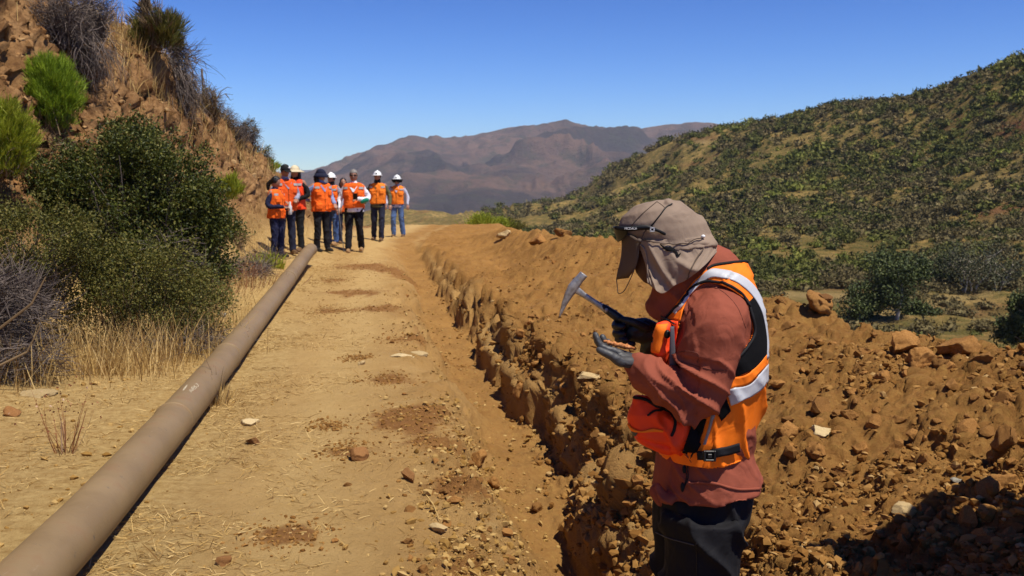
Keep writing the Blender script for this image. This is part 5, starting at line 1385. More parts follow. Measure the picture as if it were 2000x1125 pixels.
# ------------------------------------------------------------ stones and clods
m_stone_red = None
def stonemat(name, a, b2, c=None, sc=8):
    m, nt, b = newmat(name, .92, .1); co = coords(nt)
    oi = N(nt, 'ShaderNodeObjectInfo'); ad = N(nt, 'ShaderNodeVectorMath', operation='ADD')
    nt.links.new(co, ad.inputs[0]); nt.links.new(oi.outputs['Random'], ad.inputs[1])
    col = mix(nt, ramp(nt, noise(nt, ad.outputs[0], sc, 6, .7), [(.35, 0), (.65, 1)]), a, b2)
    if c: col = mix(nt, ramp(nt, noise(nt, ad.outputs[0], sc*2.2, 5, .7), [(.55, 0), (.7, .8)]), col, c)
    hs = N(nt, 'ShaderNodeHueSaturation'); mr = N(nt, 'ShaderNodeMapRange'); mr.inputs[3].default_value = .75; mr.inputs[4].default_value = 1.25
    nt.links.new(oi.outputs['Random'], mr.inputs[0]); nt.links.new(mr.outputs[0], hs.inputs['Value']); nt.links.new(col, hs.inputs['Color'])
    nt.links.new(hs.outputs[0], b.inputs['Base Color'])
    bump(nt, b, noise(nt, co, sc*8, 6, .75), .6, .006)
    return m
m_clod = stonemat('brown_soil_clod', (.20, .090, .024), (.33, .162, .048), (.39, .22, .080))
m_rust_st = stonemat('rust_brown_stone', (.18, .078, .026), (.30, .145, .052), (.40, .24, .10), 20)
m_pale_st = stonemat('pale_yellow_stone', (.46, .34, .16), (.60, .46, .26), None, 14)
m_grey_st = stonemat('grey_stone', (.20, .19, .16), (.34, .31, .25), (.42, .36, .24), 14)
m_tan_st = stonemat('tan_stone', (.38, .26, .12), (.54, .40, .20), None, 14)
def rock_mesh(seed, mat, subd=4, cuts=12, rough=.10, name='stone', flat=False):
    r = np.random.default_rng(seed); bm = bmesh.new(); bmesh.ops.create_icosphere(bm, subdivisions=subd, radius=1)
    V = np.array([v.co[:] for v in bm.verts]); F = np.array([[v.index for v in f.verts] for f in bm.faces]); bm.free()
    for _ in range(cuts):
        nrm = r.normal(size=3); nrm /= np.linalg.norm(nrm); d = .38+.42*r.random(); e = V@nrm-d; V = V-np.clip(e, 0, None)[:, None]*nrm
    V = V/np.abs(V).max(0)*.95; V = V*(1+rough*1.4*vn3(V*2.2+seed, seed)+rough*.9*vn3(V*5+seed, seed+1)+rough*.8*(np.abs(vn3(V*9+seed, seed+2))-.3)+rough*.4*vn3(V*19+seed, seed+3))[:, None]
    return mesh_np(name, V, F, not flat and subd > 2, mat)
def stone(px, py, wpx, mat, label, hz=.7, dp=.8, seed=None, name='stone', cat_='stone', rz=None, sink=.25, subd=4, cuts=13, p=None):
    if hz < .46: sink = .44
    c = p or hit(px, py); s = wpx/2*c.y/FPX; sd = seed or int(px*7+py)
    o = link(name, rock_mesh(sd, mat, subd, cuts, .12 if mat is m_clod else .08)); o.location = c+Vector((0, s*dp*.4, s*hz*(1-sink*2)*.9)); o.scale = (s*1.12, s*dp*1.1, s*hz*1.12)
    o.rotation_euler = (0, 0, (sd % 63)/10. if rz is None else rz)
    return tag(o, label, cat_)
stone(495, 868, 42, m_rust_st, 'flat topped rust brown stone lying on straw near the pipe', .5)
stone(482, 830, 46, m_pale_st, 'pale cream flat stone just behind the rust brown one', .35)
stone(700, 899, 42, m_rust_st, 'chunky rust brown stone in the middle of the road', .75)
stone(801, 938, 33, m_rust_st, 'upright rust brown stone on the road nearest the trench edge', .9, .7)
stone(437, 1104, 36, m_rust_st, 'brown stone at the bottom edge of the road', .7)
stone(22, 812, 42, m_rust_st, 'dark rust brown stone left of the pipe', .65)
stone(62, 775, 80, m_tan_st, 'broad pale slab sunk in the straw left of the pipe', .22, .8)
stone(376, 598, 30, m_grey_st, 'upright grey green stone at the foot of the shrubs', .9, .6)
stone(432, 618, 26, m_grey_st, 'dark grey flat stone between shrubs and pipe', .45)
stone(372, 622, 26, m_tan_st, 'pale tan stone below the upright grey green one', .6)
stone(782, 697, 56, m_pale_st, 'flat whitish slab on the road beside the trench', .14, .8)
stone(820, 694, 46, m_tan_st, 'tilted brown slab resting against the whitish one', .42, .6)
stone(706, 713, 17, m_tan_st, 'small tan stone alone on the smooth road', .7)
stone(1014, 772, 28, m_clod, 'pear shaped soil stone standing at the foot of the trench wall', 1.3, .8)
stone(1602, 855, 62, m_pale_st, 'pale yellow white stone on the spoil heap, the brightest one', .55)
stone(1606, 610, 78, m_clod, 'wide boulder of baked soil on the heap crest', .55, .8, name='boulder', cat_='boulder', sink=.1)
stone(1615, 585, 30, m_rust_st, 'small dark red boulder balanced on top of the wide crest boulder', .7, .9, name='boulder', cat_='boulder', p=at(1615, 590, hit(1606, 612).y+.02), sink=.2)
stone(1770, 690, 66, m_clod, 'big square soil block on the heap crest', .75, .9, name='boulder', cat_='boulder', sink=.1)
stone(1802, 716, 76, m_clod, 'rounded soil block in front of the big square one', .6, .8, name='boulder', cat_='boulder', sink=.15)
stone(1882, 694, 76, m_clod, 'long sloping soil block on the crest near the dark tree', .55, .9, name='boulder', cat_='boulder', sink=.15)
stone(1922, 708, 44, m_clod, 'small soil block under the long sloping one', .6, name='boulder', cat_='boulder')
stone(1845, 718, 40, m_clod, 'soil lump between the rounded and the long block', .8, name='boulder', cat_='boulder')
stone(1728, 735, 44, m_clod, 'flat soil slab casting a dark shadow below the square block', .45, name='boulder', cat_='boulder')
stone(1600, 893, 46, m_clod, 'round reddish soil ball below the pale yellow stone', .85, 1.0, name='boulder', cat_='boulder')
stone(1766, 1012, 46, m_tan_st, 'round tan boulder just above the dark shadow', .8, 1.0, name='boulder', cat_='boulder')
stone(1870, 945, 26, m_grey_st, 'blue grey stone among the clods of the heap', .6)
stone(1645, 930, 40, m_clod, 'slanting slab of soil right of the round soil ball', .5, name='boulder', cat_='boulder')
stone(1970, 870, 62, m_clod, 'big clod at the frame edge on the heap', .9, name='boulder', cat_='boulder')
stone(1545, 850, 60, m_clod, 'broad clod beside the pale yellow stone, next to the vest', .8, name='boulder', cat_='boulder')
stone(1660, 815, 34, m_clod, 'clod above the pale yellow stone', .7, name='boulder', cat_='boulder')
stone(1960, 960, 56, m_clod, 'large rough clod above the shadow at the frame edge', .8, name='boulder', cat_='boulder')
stone(1050, 1000, 30, m_clod, 'soil clod on the near lip of the trench', .8, name='boulder', cat_='boulder')
stone(655, 1060, 16, m_clod, 'small brown clod on the near road', .7)
stone(868, 965, 24, m_clod, 'brown clod on the road behind the twig', .7)
stone(858, 1040, 40, m_tan_st, 'cracked tan stone at the tip of the twig', .5)
stone(795, 1062, 30, m_clod, 'flattened clod at the bottom of the road near the twig', .5)
stone(930, 905, 50, m_clod, 'broken clod block on the left lip of the trench', .7, name='boulder', cat_='boulder')
stone(965, 950, 46, m_clod, 'square clod block on the left lip, in front of the broken one', .7, name='boulder', cat_='boulder')
stone(1180, 880, 62, m_clod, 'large curved slab of soil jutting from the trench wall', .8, .9, name='boulder', cat_='boulder', cuts=16, rz=.9)
stone(1100, 462, 34, m_clod, 'smooth ochre lump on the far crest of the heap', .6, name='boulder', cat_='boulder')
stone(1052, 476, 40, m_clod, 'reddish lump on the far end of the spoil heap', .6, name='boulder', cat_='boulder')
stone(985, 465, 34, m_tan_st, 'pale lump at the far left end of the spoil heap', .6, name='boulder', cat_='boulder')
stone(1155, 735, 60, m_tan_st, 'flat tan slab on the heap below the grey glove', .25, .6)
# twig on the road
q0, q1 = hit(833, 980), hit(858, 1020)
tag(link('twig', mesh_np('twig', *strands(np.array([[list(q0+Vector((0, 0, .03))), list(q0.lerp(q1, .5)+Vector((.004, 0, .03))), list(q1+Vector((0, 0, .012)))]]), np.array([[.0035, .003, .0025]]), 6), True, m_straw)), 'pale dry twig lying on the road near the trench', 'twig')

# clods: the 280 that show largest as objects, the rest as rubble
CM = [rock_mesh(900+k, m_clod, 2, 8, .16, 'soil_clod', True) for k in range(12)]
n = 420; placed = 0
CY = rng.random(4000); res = []
CLI = []
for i in range(4000):
    if placed >= 235: break
    heap = rng.random() < .72
    if heap: px = rng.uniform(1000, 2000); py = rng.uniform(470, 1100)
    else: px = rng.uniform(640, 1130); py = rng.uniform(560, 1120)
    h = hit(px, py); s_ = h.x-tcx(h.y)
    if h.y > 16 or s_ > 2.2 or s_ < -1.3 or (-.25 < s_ < .15) or h.z < -.2: continue
    if not heap and rng.random() > math.exp(-((s_+.45)/.4)**2): continue
    if abs(h.x-.56) < .35 and abs(h.y-WY) < .5: continue
    s = (.016+.028*rng.random()**2)*(1.0 if not heap else 1.25)
    o = bpy.data.objects.new('soil_clod', CM[i % 12]); COL.objects.link(o)
    o.location = h+Vector((0, 0, s*.12)); o.scale = (s*rng.uniform(.8, 1.4), s*rng.uniform(.8, 1.2), s*rng.uniform(.6, 1)); o.rotation_euler = (rng.uniform(-.4, .4), rng.uniform(-.4, .4), rng.uniform(0, 6.28))
    if heap: tag(o, 'brown soil clod, one of many strewn over the spoil heap', 'clod', 'clods on the spoil heap')
    else: tag(o, 'brown soil clod, one of many along the road side of the trench', 'clod', 'clods beside the trench')
    placed += 1; CLI.append((o, *topx1(o.location), 'larger' if s > .032 else 'small'))
place_labels(CLI, [('the pale yellow white stone', 1602, 855), ('the round reddish soil ball', 1600, 893), ('the square soil block on the crest', 1770, 680), ('the long sloping crest block', 1885, 690), ('the stacked crest boulders', 1612, 595), ('the round tan boulder', 1766, 1005),
  ('the dark shadow', 1850, 1080), ('the big clod at the frame edge', 1970, 870), ('the blue grey stone', 1870, 945), ('the grey glove', 1200, 690), ('the hammer head', 1115, 575), ('the orange belly pouch', 1250, 830), ('the orange vest back', 1500, 760), ('the red jacket hem', 1500, 950), ('the trench slab', 1180, 890),
  ('the far end of the spoil heap', 1020, 470), ('the hat brim', 1200, 520), ('the pear shaped trench stone', 1017, 750), ('the rust brown road stone', 802, 928), ('the twig on the road', 850, 1000), ('the whitish road slab', 790, 690), ('the clod block on the lip', 960, 930), ('the bottom of the trench lip', 1000, 1080), ('the flat tan slab on the heap', 1155, 735), ('the trench wall', 1100, 640), ('the bare slope below the crest', 1750, 790)], 'clod')
def scatter(n, fn, smin, smax, pw, mat, name, label, seeds=8, smooth=False):
    q_ = fn(n); x, y = q_[0], q_[1]; z = q_[2] if len(q_) > 2 else near_h(x, y); m = len(x)
    s = smin+(smax-smin)*rng.random(m)**pw
    parts = []
    for j in range(seeds):
        r = np.random.default_rng(700+j); bm = bmesh.new(); bmesh.ops.create_icosphere(bm, subdivisions=1, radius=1)
        V0 = np.array([v.co[:] for v in bm.verts]); F0 = np.array([[v.index for v in f.verts] for f in bm.faces]); bm.free()
        for _ in range(7):
            nn = r.normal(size=3); nn /= np.linalg.norm(nn); V0 = V0-np.clip(V0@nn-(.35+.4*r.random()), 0, None)[:, None]*nn
        V0 = V0*(1+.25*r.normal(size=(len(V0), 1))*.5)
        S = np.arange(m)[j::seeds]; k = len(S); A_ = rng.random(k)*6.28; cs, sn = np.cos(A_)[:, None], np.sin(A_)[:, None]
        sx = (s[S]*(.8+.5*rng.random(k)))[:, None]; sy = (s[S]*(.7+.5*rng.random(k)))[:, None]; sz = (s[S]*(.5+.5*rng.random(k)))[:, None]
        a, b_, c_ = V0[None, :, 0]*sx, V0[None, :, 1]*sy, V0[None, :, 2]*sz
        P_ = np.stack([a*cs-b_*sn+x[S][:, None], a*sn+b_*cs+y[S][:, None], c_+z[S][:, None]+s[S][:, None]*.2], -1).reshape(-1, 3)
        parts.append((P_, (F0[None]+(np.arange(k)*len(V0))[:, None, None]).reshape(-1, 3)))
    V, F = cat(parts); tag(link(name, mesh_np(name, V, F, smooth, mat)), label, kind='stuff')
def pick(n, w):
    w = np.clip(w, 0, None).ravel().copy(); w /= w.sum(); i = rng.choice(len(w), n, p=w); P_ = FV[i]+rng.normal(size=(n, 3))*.006; return P_[:, 0], P_[:, 1], P_[:, 2]
VIEW = (np.abs(UU) < .62) & (YY > 2.3)
def on_heap(n): return pick(n, (SS > .2)*(QH < 1.25)*(YY < 17)*VIEW*np.clip(fbm(XX*1.5, YY*1.5, 3, 801)+.35*fbm(XX*5, YY*5, 2, 802)+.32, .05, 1))
def on_wall(n): return pick(n, np.exp(-((SS-.30)/.22)**2)*(YY < 20)*VIEW*np.clip(fbm(YY*2.2, ZZ*3, 3, 803)+.3, .02, 1))
def on_foot(n): return pick(n, np.exp(-((SS-.10)/.10)**2)*(YY < 20)*VIEW)
def on_lip(n): return pick(n, np.exp(-((SS+.45)/.28)**2)*(SS < -.05)*(YY < 24)*VIEW*np.clip(fbm(XX*1.8, YY*1.4, 3, 811)+.35, .04, 1))
def on_patch(n):
    k = rng.integers(0, len(PATCH), n); P_ = np.array(PATCH)[k]; x = P_[:, 0]+rng.normal(size=n)*P_[:, 2]*.75; y = P_[:, 1]+rng.normal(size=n)*P_[:, 2]*.9; return x, y
def on_floor(n):
    y = 1/(1/20+rng.random(n)*(1/2.4-1/20)); x = tcx(y)+rng.uniform(-.3, .2, n); return x, y
def on_road(n):
    y = 1/(1/20+rng.random(n)*(1/2.4-1/20)); x = tcx(y)-.5-rng.random(n)**1.6*2.6; k = fbm(x*1.3, y*1.0, 3, 821) > .0; return x[k], y[k]
m_rub = leafmat('loose_soil_crumbs', [(0, (.16, .072, .018)), (.5, (.25, .125, .034)), (.94, (.32, .175, .055)), (1, (.42, .28, .12))], .95, 0, .05)
m_rub2 = leafmat('road_soil_crumbs', [(0, (.20, .105, .025)), (.5, (.33, .195, .058)), (1, (.46, .31, .12))], .95, 0, .05)
scatter(30000, on_heap, .0035, .030, 4.4, m_rub, 'rubble', 'loose soil crumbs and pebbles over the spoil heap')
scatter(10000, on_lip, .0035, .028, 4.6, m_rub2, 'rubble', 'loose soil crumbs along the road side of the trench')
scatter(4200, on_wall, .005, .036, 2.8, m_rub, 'rubble', 'broken soil crumbs clinging to the trench wall')
scatter(2200, on_foot, .006, .045, 2.2, m_rub, 'rubble', 'fallen crumbs at the foot of the trench wall')
scatter(1500, on_floor, .004, .022, 3, m_rub2, 'rubble', 'loose crumbs on the trench floor')
scatter(1600, on_road, .003, .014, 3, m_rub2, 'gravel', 'scattered grit on the dirt road')
def on_left(n):
    y = 1/(1/20+rng.random(n)*(1/2.4-1/20)); x = np.interp(y, [3, 22], [-1.62, -4.45])-.15-rng.random(n)*2.2; return x, y
scatter(1400, on_left, .004, .03, 4, m_rub2, 'gravel', 'scattered grit left of the pipe')
def on_bank(n):
    return pick(n, bankm*(np.abs(UU) < .62)*(YY > 6)*(YY < 27))
m_rub3 = leafmat('bank_crumbs', [(0, (.16, .075, .028)), (.6, (.28, .15, .06)), (1, (.38, .24, .11))], .95, 0, .05)
scatter(3800, on_bank, .01, .08, 3.6, m_rub3, 'bank_rubble', 'stones and crumbs sticking out of the cut bank')
scatter(5200, on_patch, .003, .016, 2.2, m_rub, 'rubble', 'reddish soil crumbs spilled in patches over the road')
# ------------------------------------------------------------ people on the road
def hand(mb, wr, dr, up=Vector((0, 0, 1)), curl=.5, sgn=1, k=1.0):
    """palm and five curled fingers at wrist wr pointing along dr"""
    dr = dr.normalized(); side = dr.cross(up)
    if side.length < .2: side = dr.cross(Vector((1, 0, 0)))
    side.normalize(); nn = side.cross(dr).normalized()
    mb.add(*loft([(wr, side*.026*k, nn*.018*k), (wr+dr*.04*k, side*.038*k, nn*.015*k), (wr+dr*.085*k, side*.040*k, nn*.012*k)], 10))
    for i in range(4):
        o = side*(.030-.020*i)*k*sgn; L = (.068, .078, .072, .056)[i]*k; b_ = wr+dr*.08*k+o
        mb.add(*tube([b_, b_+dr*L*.45-nn*L*.15*curl, b_+dr*L*.75-nn*L*.5*curl, b_+dr*L*(1-.4*curl)-nn*L*.9*curl], [.0092*k, .0088*k, .008*k, .0068*k], 6, 2))
    b_ = wr+dr*.025*k+side*.028*k*sgn
    mb.add(*tube([b_, b_+dr*.03*k+side*.022*k*sgn-nn*.01*k, b_+dr*.06*k+side*.024*k*sgn-nn*.025*k], [.012*k, .0105*k, .008*k], 6, 2))
VT = [(1.475, .100, .080, .0), (1.445, .165, .092, .0), (1.40, .198, .110, 0), (1.30, .205, .130, -.005), (1.18, .195, .136, -.01), (1.05, .185, .138, -.01), (.95, .192, .140, -.005), (.86, .200, .142, 0)]
_B = [1.0]
def vest_pt(z, a, off=.006, k=1.0):
    zz = [v[0] for v in VT][::-1]; hx = np.interp(z, zz, [v[1] for v in VT][::-1])*k; hy = np.interp(z, zz, [v[2] for v in VT][::-1])*k; cy = np.interp(z, zz, [v[3] for v in VT][::-1])
    # a: 0 = straight ahead (-Y), positive towards the person's left (+X)
    s, c = math.sin(a), math.cos(a); e = 2/2.5; hx = hx*_B[0]; hy = hy*_B[0]
    x = (hx+off)*math.copysign(abs(s)**e, s); y = -(hy+off)*math.copysign(abs(c)**e, c)+cy
    return Vector((x, y, z))
def vpatch(mb, z0, z1, a0, a1, off=.012, n=8, m=4, slant=0):
    V = [vest_pt(z0+(z1-z0)*j/m+slant*i/n, a0+(a1-a0)*i/n, off) for i in range(n+1) for j in range(m+1)]
    mb.add(V, [(i*(m+1)+j, i*(m+1)+j+1, (i+1)*(m+1)+j+1, (i+1)*(m+1)+j) for i in range(n) for j in range(m)])
_mc = {}
def cm(name, col, **k):
    if name not in _mc: _mc[name] = cloth(name, col, **k)
    return _mc[name]
m_hair = plain('black_hair', (.008, .006, .006), .5, .4, 0, .2, 80)
m_greyhair = plain('grey_hair', (.22, .20, .18), .7, .3, 0, .3, 80)
m_eye = plain('dark_eye', (.01, .008, .008), .2, .5)
m_lip = plain('lips', (.22, .07, .05), .5, .3)
m_helm = plain('white_helmet_shell', (.80, .80, .78), .3, .5, 0, .03)
m_cream = cm('cream_straw_hat', (.62, .52, .34)); m_navyhat = cm('navy_hat_cloth', (.012, .014, .035))
m_blk = cm('black_cloth', (.010, .010, .011))
m_vest = cm('vest_orange', (.92, .14, .012), wr=.8, scale=9, wd=.02)
m_vest2 = cm('lighter_vest_orange', (.95, .22, .02), wr=.8, scale=9, wd=.02); m_vest3 = cm('deep_vest_orange', (.80, .10, .012), wr=.8, scale=9, wd=.02)
m_tape = cm('grey_tape', (.38, .37, .36))
def person(px, feet, hpx, rz, label, skin=m_skin, shirt=None, pants=None, boots=m_boot, hat=None, hair='short', arms=None, legs=None, head_turn=0, build=1.0, vest_len=.86, extra=None, collar=None, loc=None, vestmat=None, group='people in orange vests on the road', hatmat=None, pocket=True, scale=None, headtilt=0):
    p = loc or hit(px, feet); S = scale or (hpx*p.y/FPX)/1.76
    T = thing('person', p, label, 'person', group, math.radians(rz)); T.scale = (S, S, S)
    arms = arms or [((-.29, .02, 1.16), (-.31, -.08, .93)), ((.29, .02, 1.16), (.31, -.08, .93))]
    legs = legs or [((-.105, -.02, .50), (-.11, .03, .09)), ((.105, -.02, .50), (.12, -.02, .09))]
    V = Vector; _B[0] = build
    sh = [V((-.185, 0, 1.415)), V((.185, 0, 1.415))]; hip = [V((-.095, 0, .93)), V((.095, 0, .93))]
    Rh = Matrix.Rotation(math.radians(head_turn), 3, 'Z')@Matrix.Rotation(math.radians(headtilt), 3, 'X'); hc = V((0, -.015, 1.625))
    b = MB()
    b.add(*loft([(V((0, 0, z)), V((hx*.86*build, 0, 0)), V((0, hy*.84*build, 0))) for z, hx, hy, _ in VT], 16))
    b.add(*tube([(0, .01, 1.42), (0, 0, 1.50), (0, -.01, 1.58)], [.065, .056, .055], 12, 2))
    b.add(*ellipsoid(hc, (.080, .098, .124), Rh, 16, 12)); b.add(*ellipsoid(hc+Rh@V((0, -.035, -.06)), (.052, .055, .055), Rh, 12, 8))
    b.add(*ellipsoid(hc+Rh@V((0, -.100, -.018)), (.013, .018, .026), Rh, 8, 6))
    for s in (-1, 1): b.add(*ellipsoid(hc+Rh@V((s*.078, .005, -.01)), (.010, .018, .030), Rh, 8, 6))
    for i in (0, 1):
        e, w = V(arms[i][0]), V(arms[i][1]); b.add(*tube([sh[i], e, w], [.048, .038, .027], 10, 3))
        k, a = V(legs[i][0]), V(legs[i][1]); b.add(*tube([hip[i], k, a, a+V((0, 0, -.04))], [.075, .052, .036, .035], 10, 3))
    me = fuse('body', b, .0135, 2, skin)
    h = MB()
    for i in (0, 1):
        e, w = V(arms[i][0]), V(arms[i][1]); hand(h, w, (w-e), V((0, -.3, 1)), .7, 1 if i == 0 else -1)
    h2 = fuse('h', h, .0055, 1, skin); bm = bmesh.new(); bm.from_mesh(me); bm.from_mesh(h2); bm.to_mesh(me); bm.free()
    me.polygons.foreach_set('use_smooth', [True]*len(me.polygons)); lone('body', me, T)
    mb = MB()
    for s in (-1, 1): mb.add(*ellipsoid(hc+Rh@V((s*.031, -.086, .012)), (.013, .008, .007), Rh, 8, 6))
    lone('eyes', mb.mesh('eyes', m_eye), T)
    mb = MB(); mb.add(*ellipsoid(hc+Rh@V((0, -.088, -.062)), (.024, .008, .007), Rh, 8, 6)); lone('mouth', mb.mesh('mouth', m_lip), T)
    # shirt
    b = MB(); b.add(*loft([(V((0, 0, z)), V((hx*.95*build, 0, 0)), V((0, hy*.93*build, 0))) for z, hx, hy, _ in VT], 18))
    b.add(*tube([(0, .01, 1.44), (0, .0, 1.51)], [.078, .066], 12, 1))
    for i in (0, 1):
        e, w = V(arms[i][0]), V(arms[i][1]); b.add(*tube([sh[i]*.97, e, w+(e-w).normalized()*.02], [.066, .054, .042], 12, 4))
    lone('shirt', fuse('shirt', b, .0135, 2, shirt, wr_disp(.013, 8, seed=int(px))), T)
    # vest
    b = MB(); rr = [v for v in VT if v[0] >= vest_len-.001]
    b.add(*loft([(V((0, cy, z)), V(((hx+.012)*build, 0, 0)), V((0, (hy+.014)*build, 0))) for z, hx, hy, cy in rr]+([(V((0, 0, vest_len)), V((.235*build, 0, 0)), V((0, .158*build, 0)))] if vest_len < .855 else []), 24, 2.5))
    vt = thing('vest', (0, 0, 0), None, None); vt.parent = T
    lone('shell', fuse('vest_shell', b, .0125, 2, vestmat or m_vest, wr_disp(.014, 6, seed=int(px)+3)), vt)
    mb = MB()
    for a0, a1 in ((-1.0, -.42), (.42, 1.0)): vpatch(mb, 1.345, 1.392, a0, a1, .026)
    vpatch(mb, 1.355, 1.385, 2.2, 4.1, .022)
    lone('reflective_strip', mb.mesh('reflective_strip', m_tape), vt)
    mb = MB(); Vc = [vest_pt(1.475, -.5, .016), vest_pt(1.475, .5, .016), vest_pt(1.40, .28, .018), vest_pt(1.28, .02, .020), vest_pt(1.28, -.02, .020), vest_pt(1.40, -.28, .018)]
    mb.add(Vc, [(0, 1, 2, 3, 4, 5)]); lone('neck_opening', mb.mesh('neck_opening', collar or shirt, False), vt)
    if pocket:
        for a0, a1, z0, z1 in ((-1.0, -.25, .90, 1.03), (.25, 1.0, .90, 1.03), (.3, .85, 1.19, 1.30), (-.85, -.3, 1.19, 1.30)):
            if z0 < vest_len: continue
            mb = MB(); vpatch(mb, z0, z1, a0, a1, .024); o = lone('pocket', mb.mesh('pocket', vestmat or m_vest), vt); s_ = o.modifiers.new('t', 'SOLIDIFY'); s_.thickness = .012; s_.offset = 0
    mb = MB(); mb.add(*tube([vest_pt(1.28, 0, .018), vest_pt(1.1, 0, .020), vest_pt(max(.9, vest_len), 0, .020)], .004, 6, 2)); lone('zip', mb.mesh('zip', m_blk), vt)
    # trousers
    b = MB(); b.add(*loft([(V((0, 0, 1.0)), V((.17*build, 0, 0)), V((0, .115*build, 0))), (V((0, 0, .9)), V((.185*build, 0, 0)), V((0, .125*build, 0))), (V((0, 0, .82)), V((.18*build, 0, 0)), V((0, .115*build, 0)))], 18))
    for i in (0, 1):
        k, a = V(legs[i][0]), V(legs[i][1]); b.add(*tube([hip[i]+V((0, 0, -.03)), k, a+V((0, 0, .0))], [.098*build, .074, .066], 12, 4))
    lone('trousers', fuse('trousers', b, .0135, 2, pants, wr_disp(.016, 7, seed=int(px)+5)), T)
    for i in (0, 1):
        a = V(legs[i][1]); f = V((.02*(1 if i else -1), -1, -.0)).normalized(); b = MB(); z0 = V((0, 0, 1))
        b.add(*tube([a+z0*.05, a-z0*.03, a+f*.06-z0*.045, a+f*.17-z0*.055], [.050, .050, .044, .036], 10, 2)); b.add(*boxv(a+f*.05-z0*.078, (.095, .27, .022)))
        lone('boot', fuse('boot', b, .012, 2, boots), T)
    # hair and hats
    def tf(mb, nm, mt):
        me = mb.mesh(nm, mt); me.transform(Matrix.Translation(hc)@Rh.to_4x4()); return lone(nm, me, T)
    mb = MB()
    if hair == 'short':
        mb.add(*ellipsoid((0, .010, .030), (.090, .106, .112)));
        me = fuse('hair', mb, .009, 2, m_hair, wr_disp(.008, 40, seed=3)); bm = bmesh.new(); bm.from_mesh(me); bmesh.ops.delete(bm, geom=[v for v in bm.verts if v.co.y < -.045 and v.co.z < .062 or v.co.z < -.045], context='VERTS'); bm.to_mesh(me); bm.free()
        if skin is not None and hatmat == 'grey': me.materials.clear(); me.materials.append(m_greyhair)
        me.transform(Matrix.Translation(hc)@Rh.to_4x4()); lone('hair', me, T)
    elif hair == 'long':
        mb.add(*ellipsoid((0, .02, .03), (.088, .100, .108))); mb.add(*tube([(0, .08, .03), (0, .11, -.08), (0, .10, -.22)], [.06, .065, .035], 10, 3)); mb.add(*tube([(-.07, .02, .0), (-.085, .03, -.12), (-.08, .0, -.24)], [.03, .035, .02], 8, 3)); mb.add(*tube([(.07, .02, .0), (.085, .03, -.12), (.08, .0, -.24)], [.03, .035, .02], 8, 3))
        me = fuse('hair', mb, .009, 2, m_hair, wr_disp(.010, 40, seed=3)); me.transform(Matrix.Translation(hc)@Rh.to_4x4()); lone('hair', me, T)
    elif hair == 'ponytail':
        mb.add(*ellipsoid((0, .022, .030), (.094, .104, .112))); mb.add(*ellipsoid((0, .125, -.03), (.04, .05, .05))); mb.add(*tube([(0, .13, -.03), (.0, .155, -.10), (0, .13, -.20)], [.040, .050, .03], 10, 3))
        me = fuse('hair', mb, .009, 2, m_hair, wr_disp(.008, 40, seed=3)); me.transform(Matrix.Translation(hc)@Rh.to_4x4()); lone('hair', me, T)
    def ringd(r0, r1, z0, z1, fr=1.0, seg=28, asym=0):
        Vv = []
        for r_, z_ in ((r0, z0), (r1, z1)):
            for k in range(seg): a = 2*math.pi*k/seg; q = r_*(1+asym*max(0, -math.sin(a))*(r_ == r1)); Vv.append((q*math.cos(a)*.9, q*math.sin(a)*fr, z_))
        return Vv, [(k, (k+1) % seg, seg+(k+1) % seg, seg+k) for k in range(seg)]
    def dome(rx, ry, rz_, z0, seg=24, n=8):
        return loft([(V((0, 0, z0+rz_*math.sin(a))), V((rx*max(.03, math.cos(a)), 0, 0)), V((0, ry*max(.03, math.cos(a)), 0))) for a in [math.pi/2*i/n for i in range(n+1)]], seg)
    if hat == 'helmet':
        ht = thing('helmet', (0, 0, 0), None, None); ht.parent = T
        def th(mb, nm, mt):
            me = mb.mesh(nm, mt); me.transform(Matrix.Translation(hc)@Rh.to_4x4()); o = lone(nm, me, ht); return o
        mb = MB(); mb.add(*dome(.104, .125, .115, .045)); mb.add(*tube([(0, .115, .07), (0, .06, .145), (0, 0, .163), (0, -.06, .147), (0, -.112, .075)], .012, 8, 3)); th(mb, 'shell', hatmat or m_helm)
        mb = MB(); mb.add(*ringd(.110, .140, .050, .036, 1.12, 28, .30)); o = th(mb, 'brim', hatmat or m_helm); s_ = o.modifiers.new('t', 'SOLIDIFY'); s_.thickness = .006
        mb = MB(); mb.add(*boxv((0, -.128, .085), (.03, .006, .035))); th(mb, 'emblem', m_blk)
        mb = MB(); mb.add(*tube([(-.08, 0, .03), (-.06, -.04, -.08), (0, -.06, -.128), (.06, -.04, -.08), (.08, 0, .03)], .004, 6, 3)); th(mb, 'chin_strap', m_blk)
    elif hat in ('sunhat', 'bucket'):
        mb = MB(); mb.add(*dome(.094, .112, .105, .035)); w_, dz = (.215, -.005) if hat == 'sunhat' else (.165, -.045); mb.add(*ringd(.098, w_, .045, dz, 1.1)); o = tf(mb, 'hat', hatmat); s_ = o.modifiers.new('t', 'SOLIDIFY'); s_.thickness = .005
    elif hat == 'cap':
        mb = MB(); mb.add(*dome(.092, .110, .105, .030)); mb.add(*loft([(V((0, -.09, .04)), V((.075, 0, 0)), V((0, 0, .006))), (V((0, -.15, .032)), V((.068, 0, 0)), V((0, 0, .005))), (V((0, -.19, .022)), V((.04, 0, 0)), V((0, 0, .004)))], 14)); o = tf(mb, 'cap', hatmat)
        mb = MB(); mb.add(*ellipsoid((.045, -.088, .085), (.028, .018, .026), None, 8, 6)); o2 = tf(mb, 'emblem', m_white); 
    if extra: extra(T, hc, Rh, lambda mb, nm, mt: tf(mb, nm, mt))
    return T
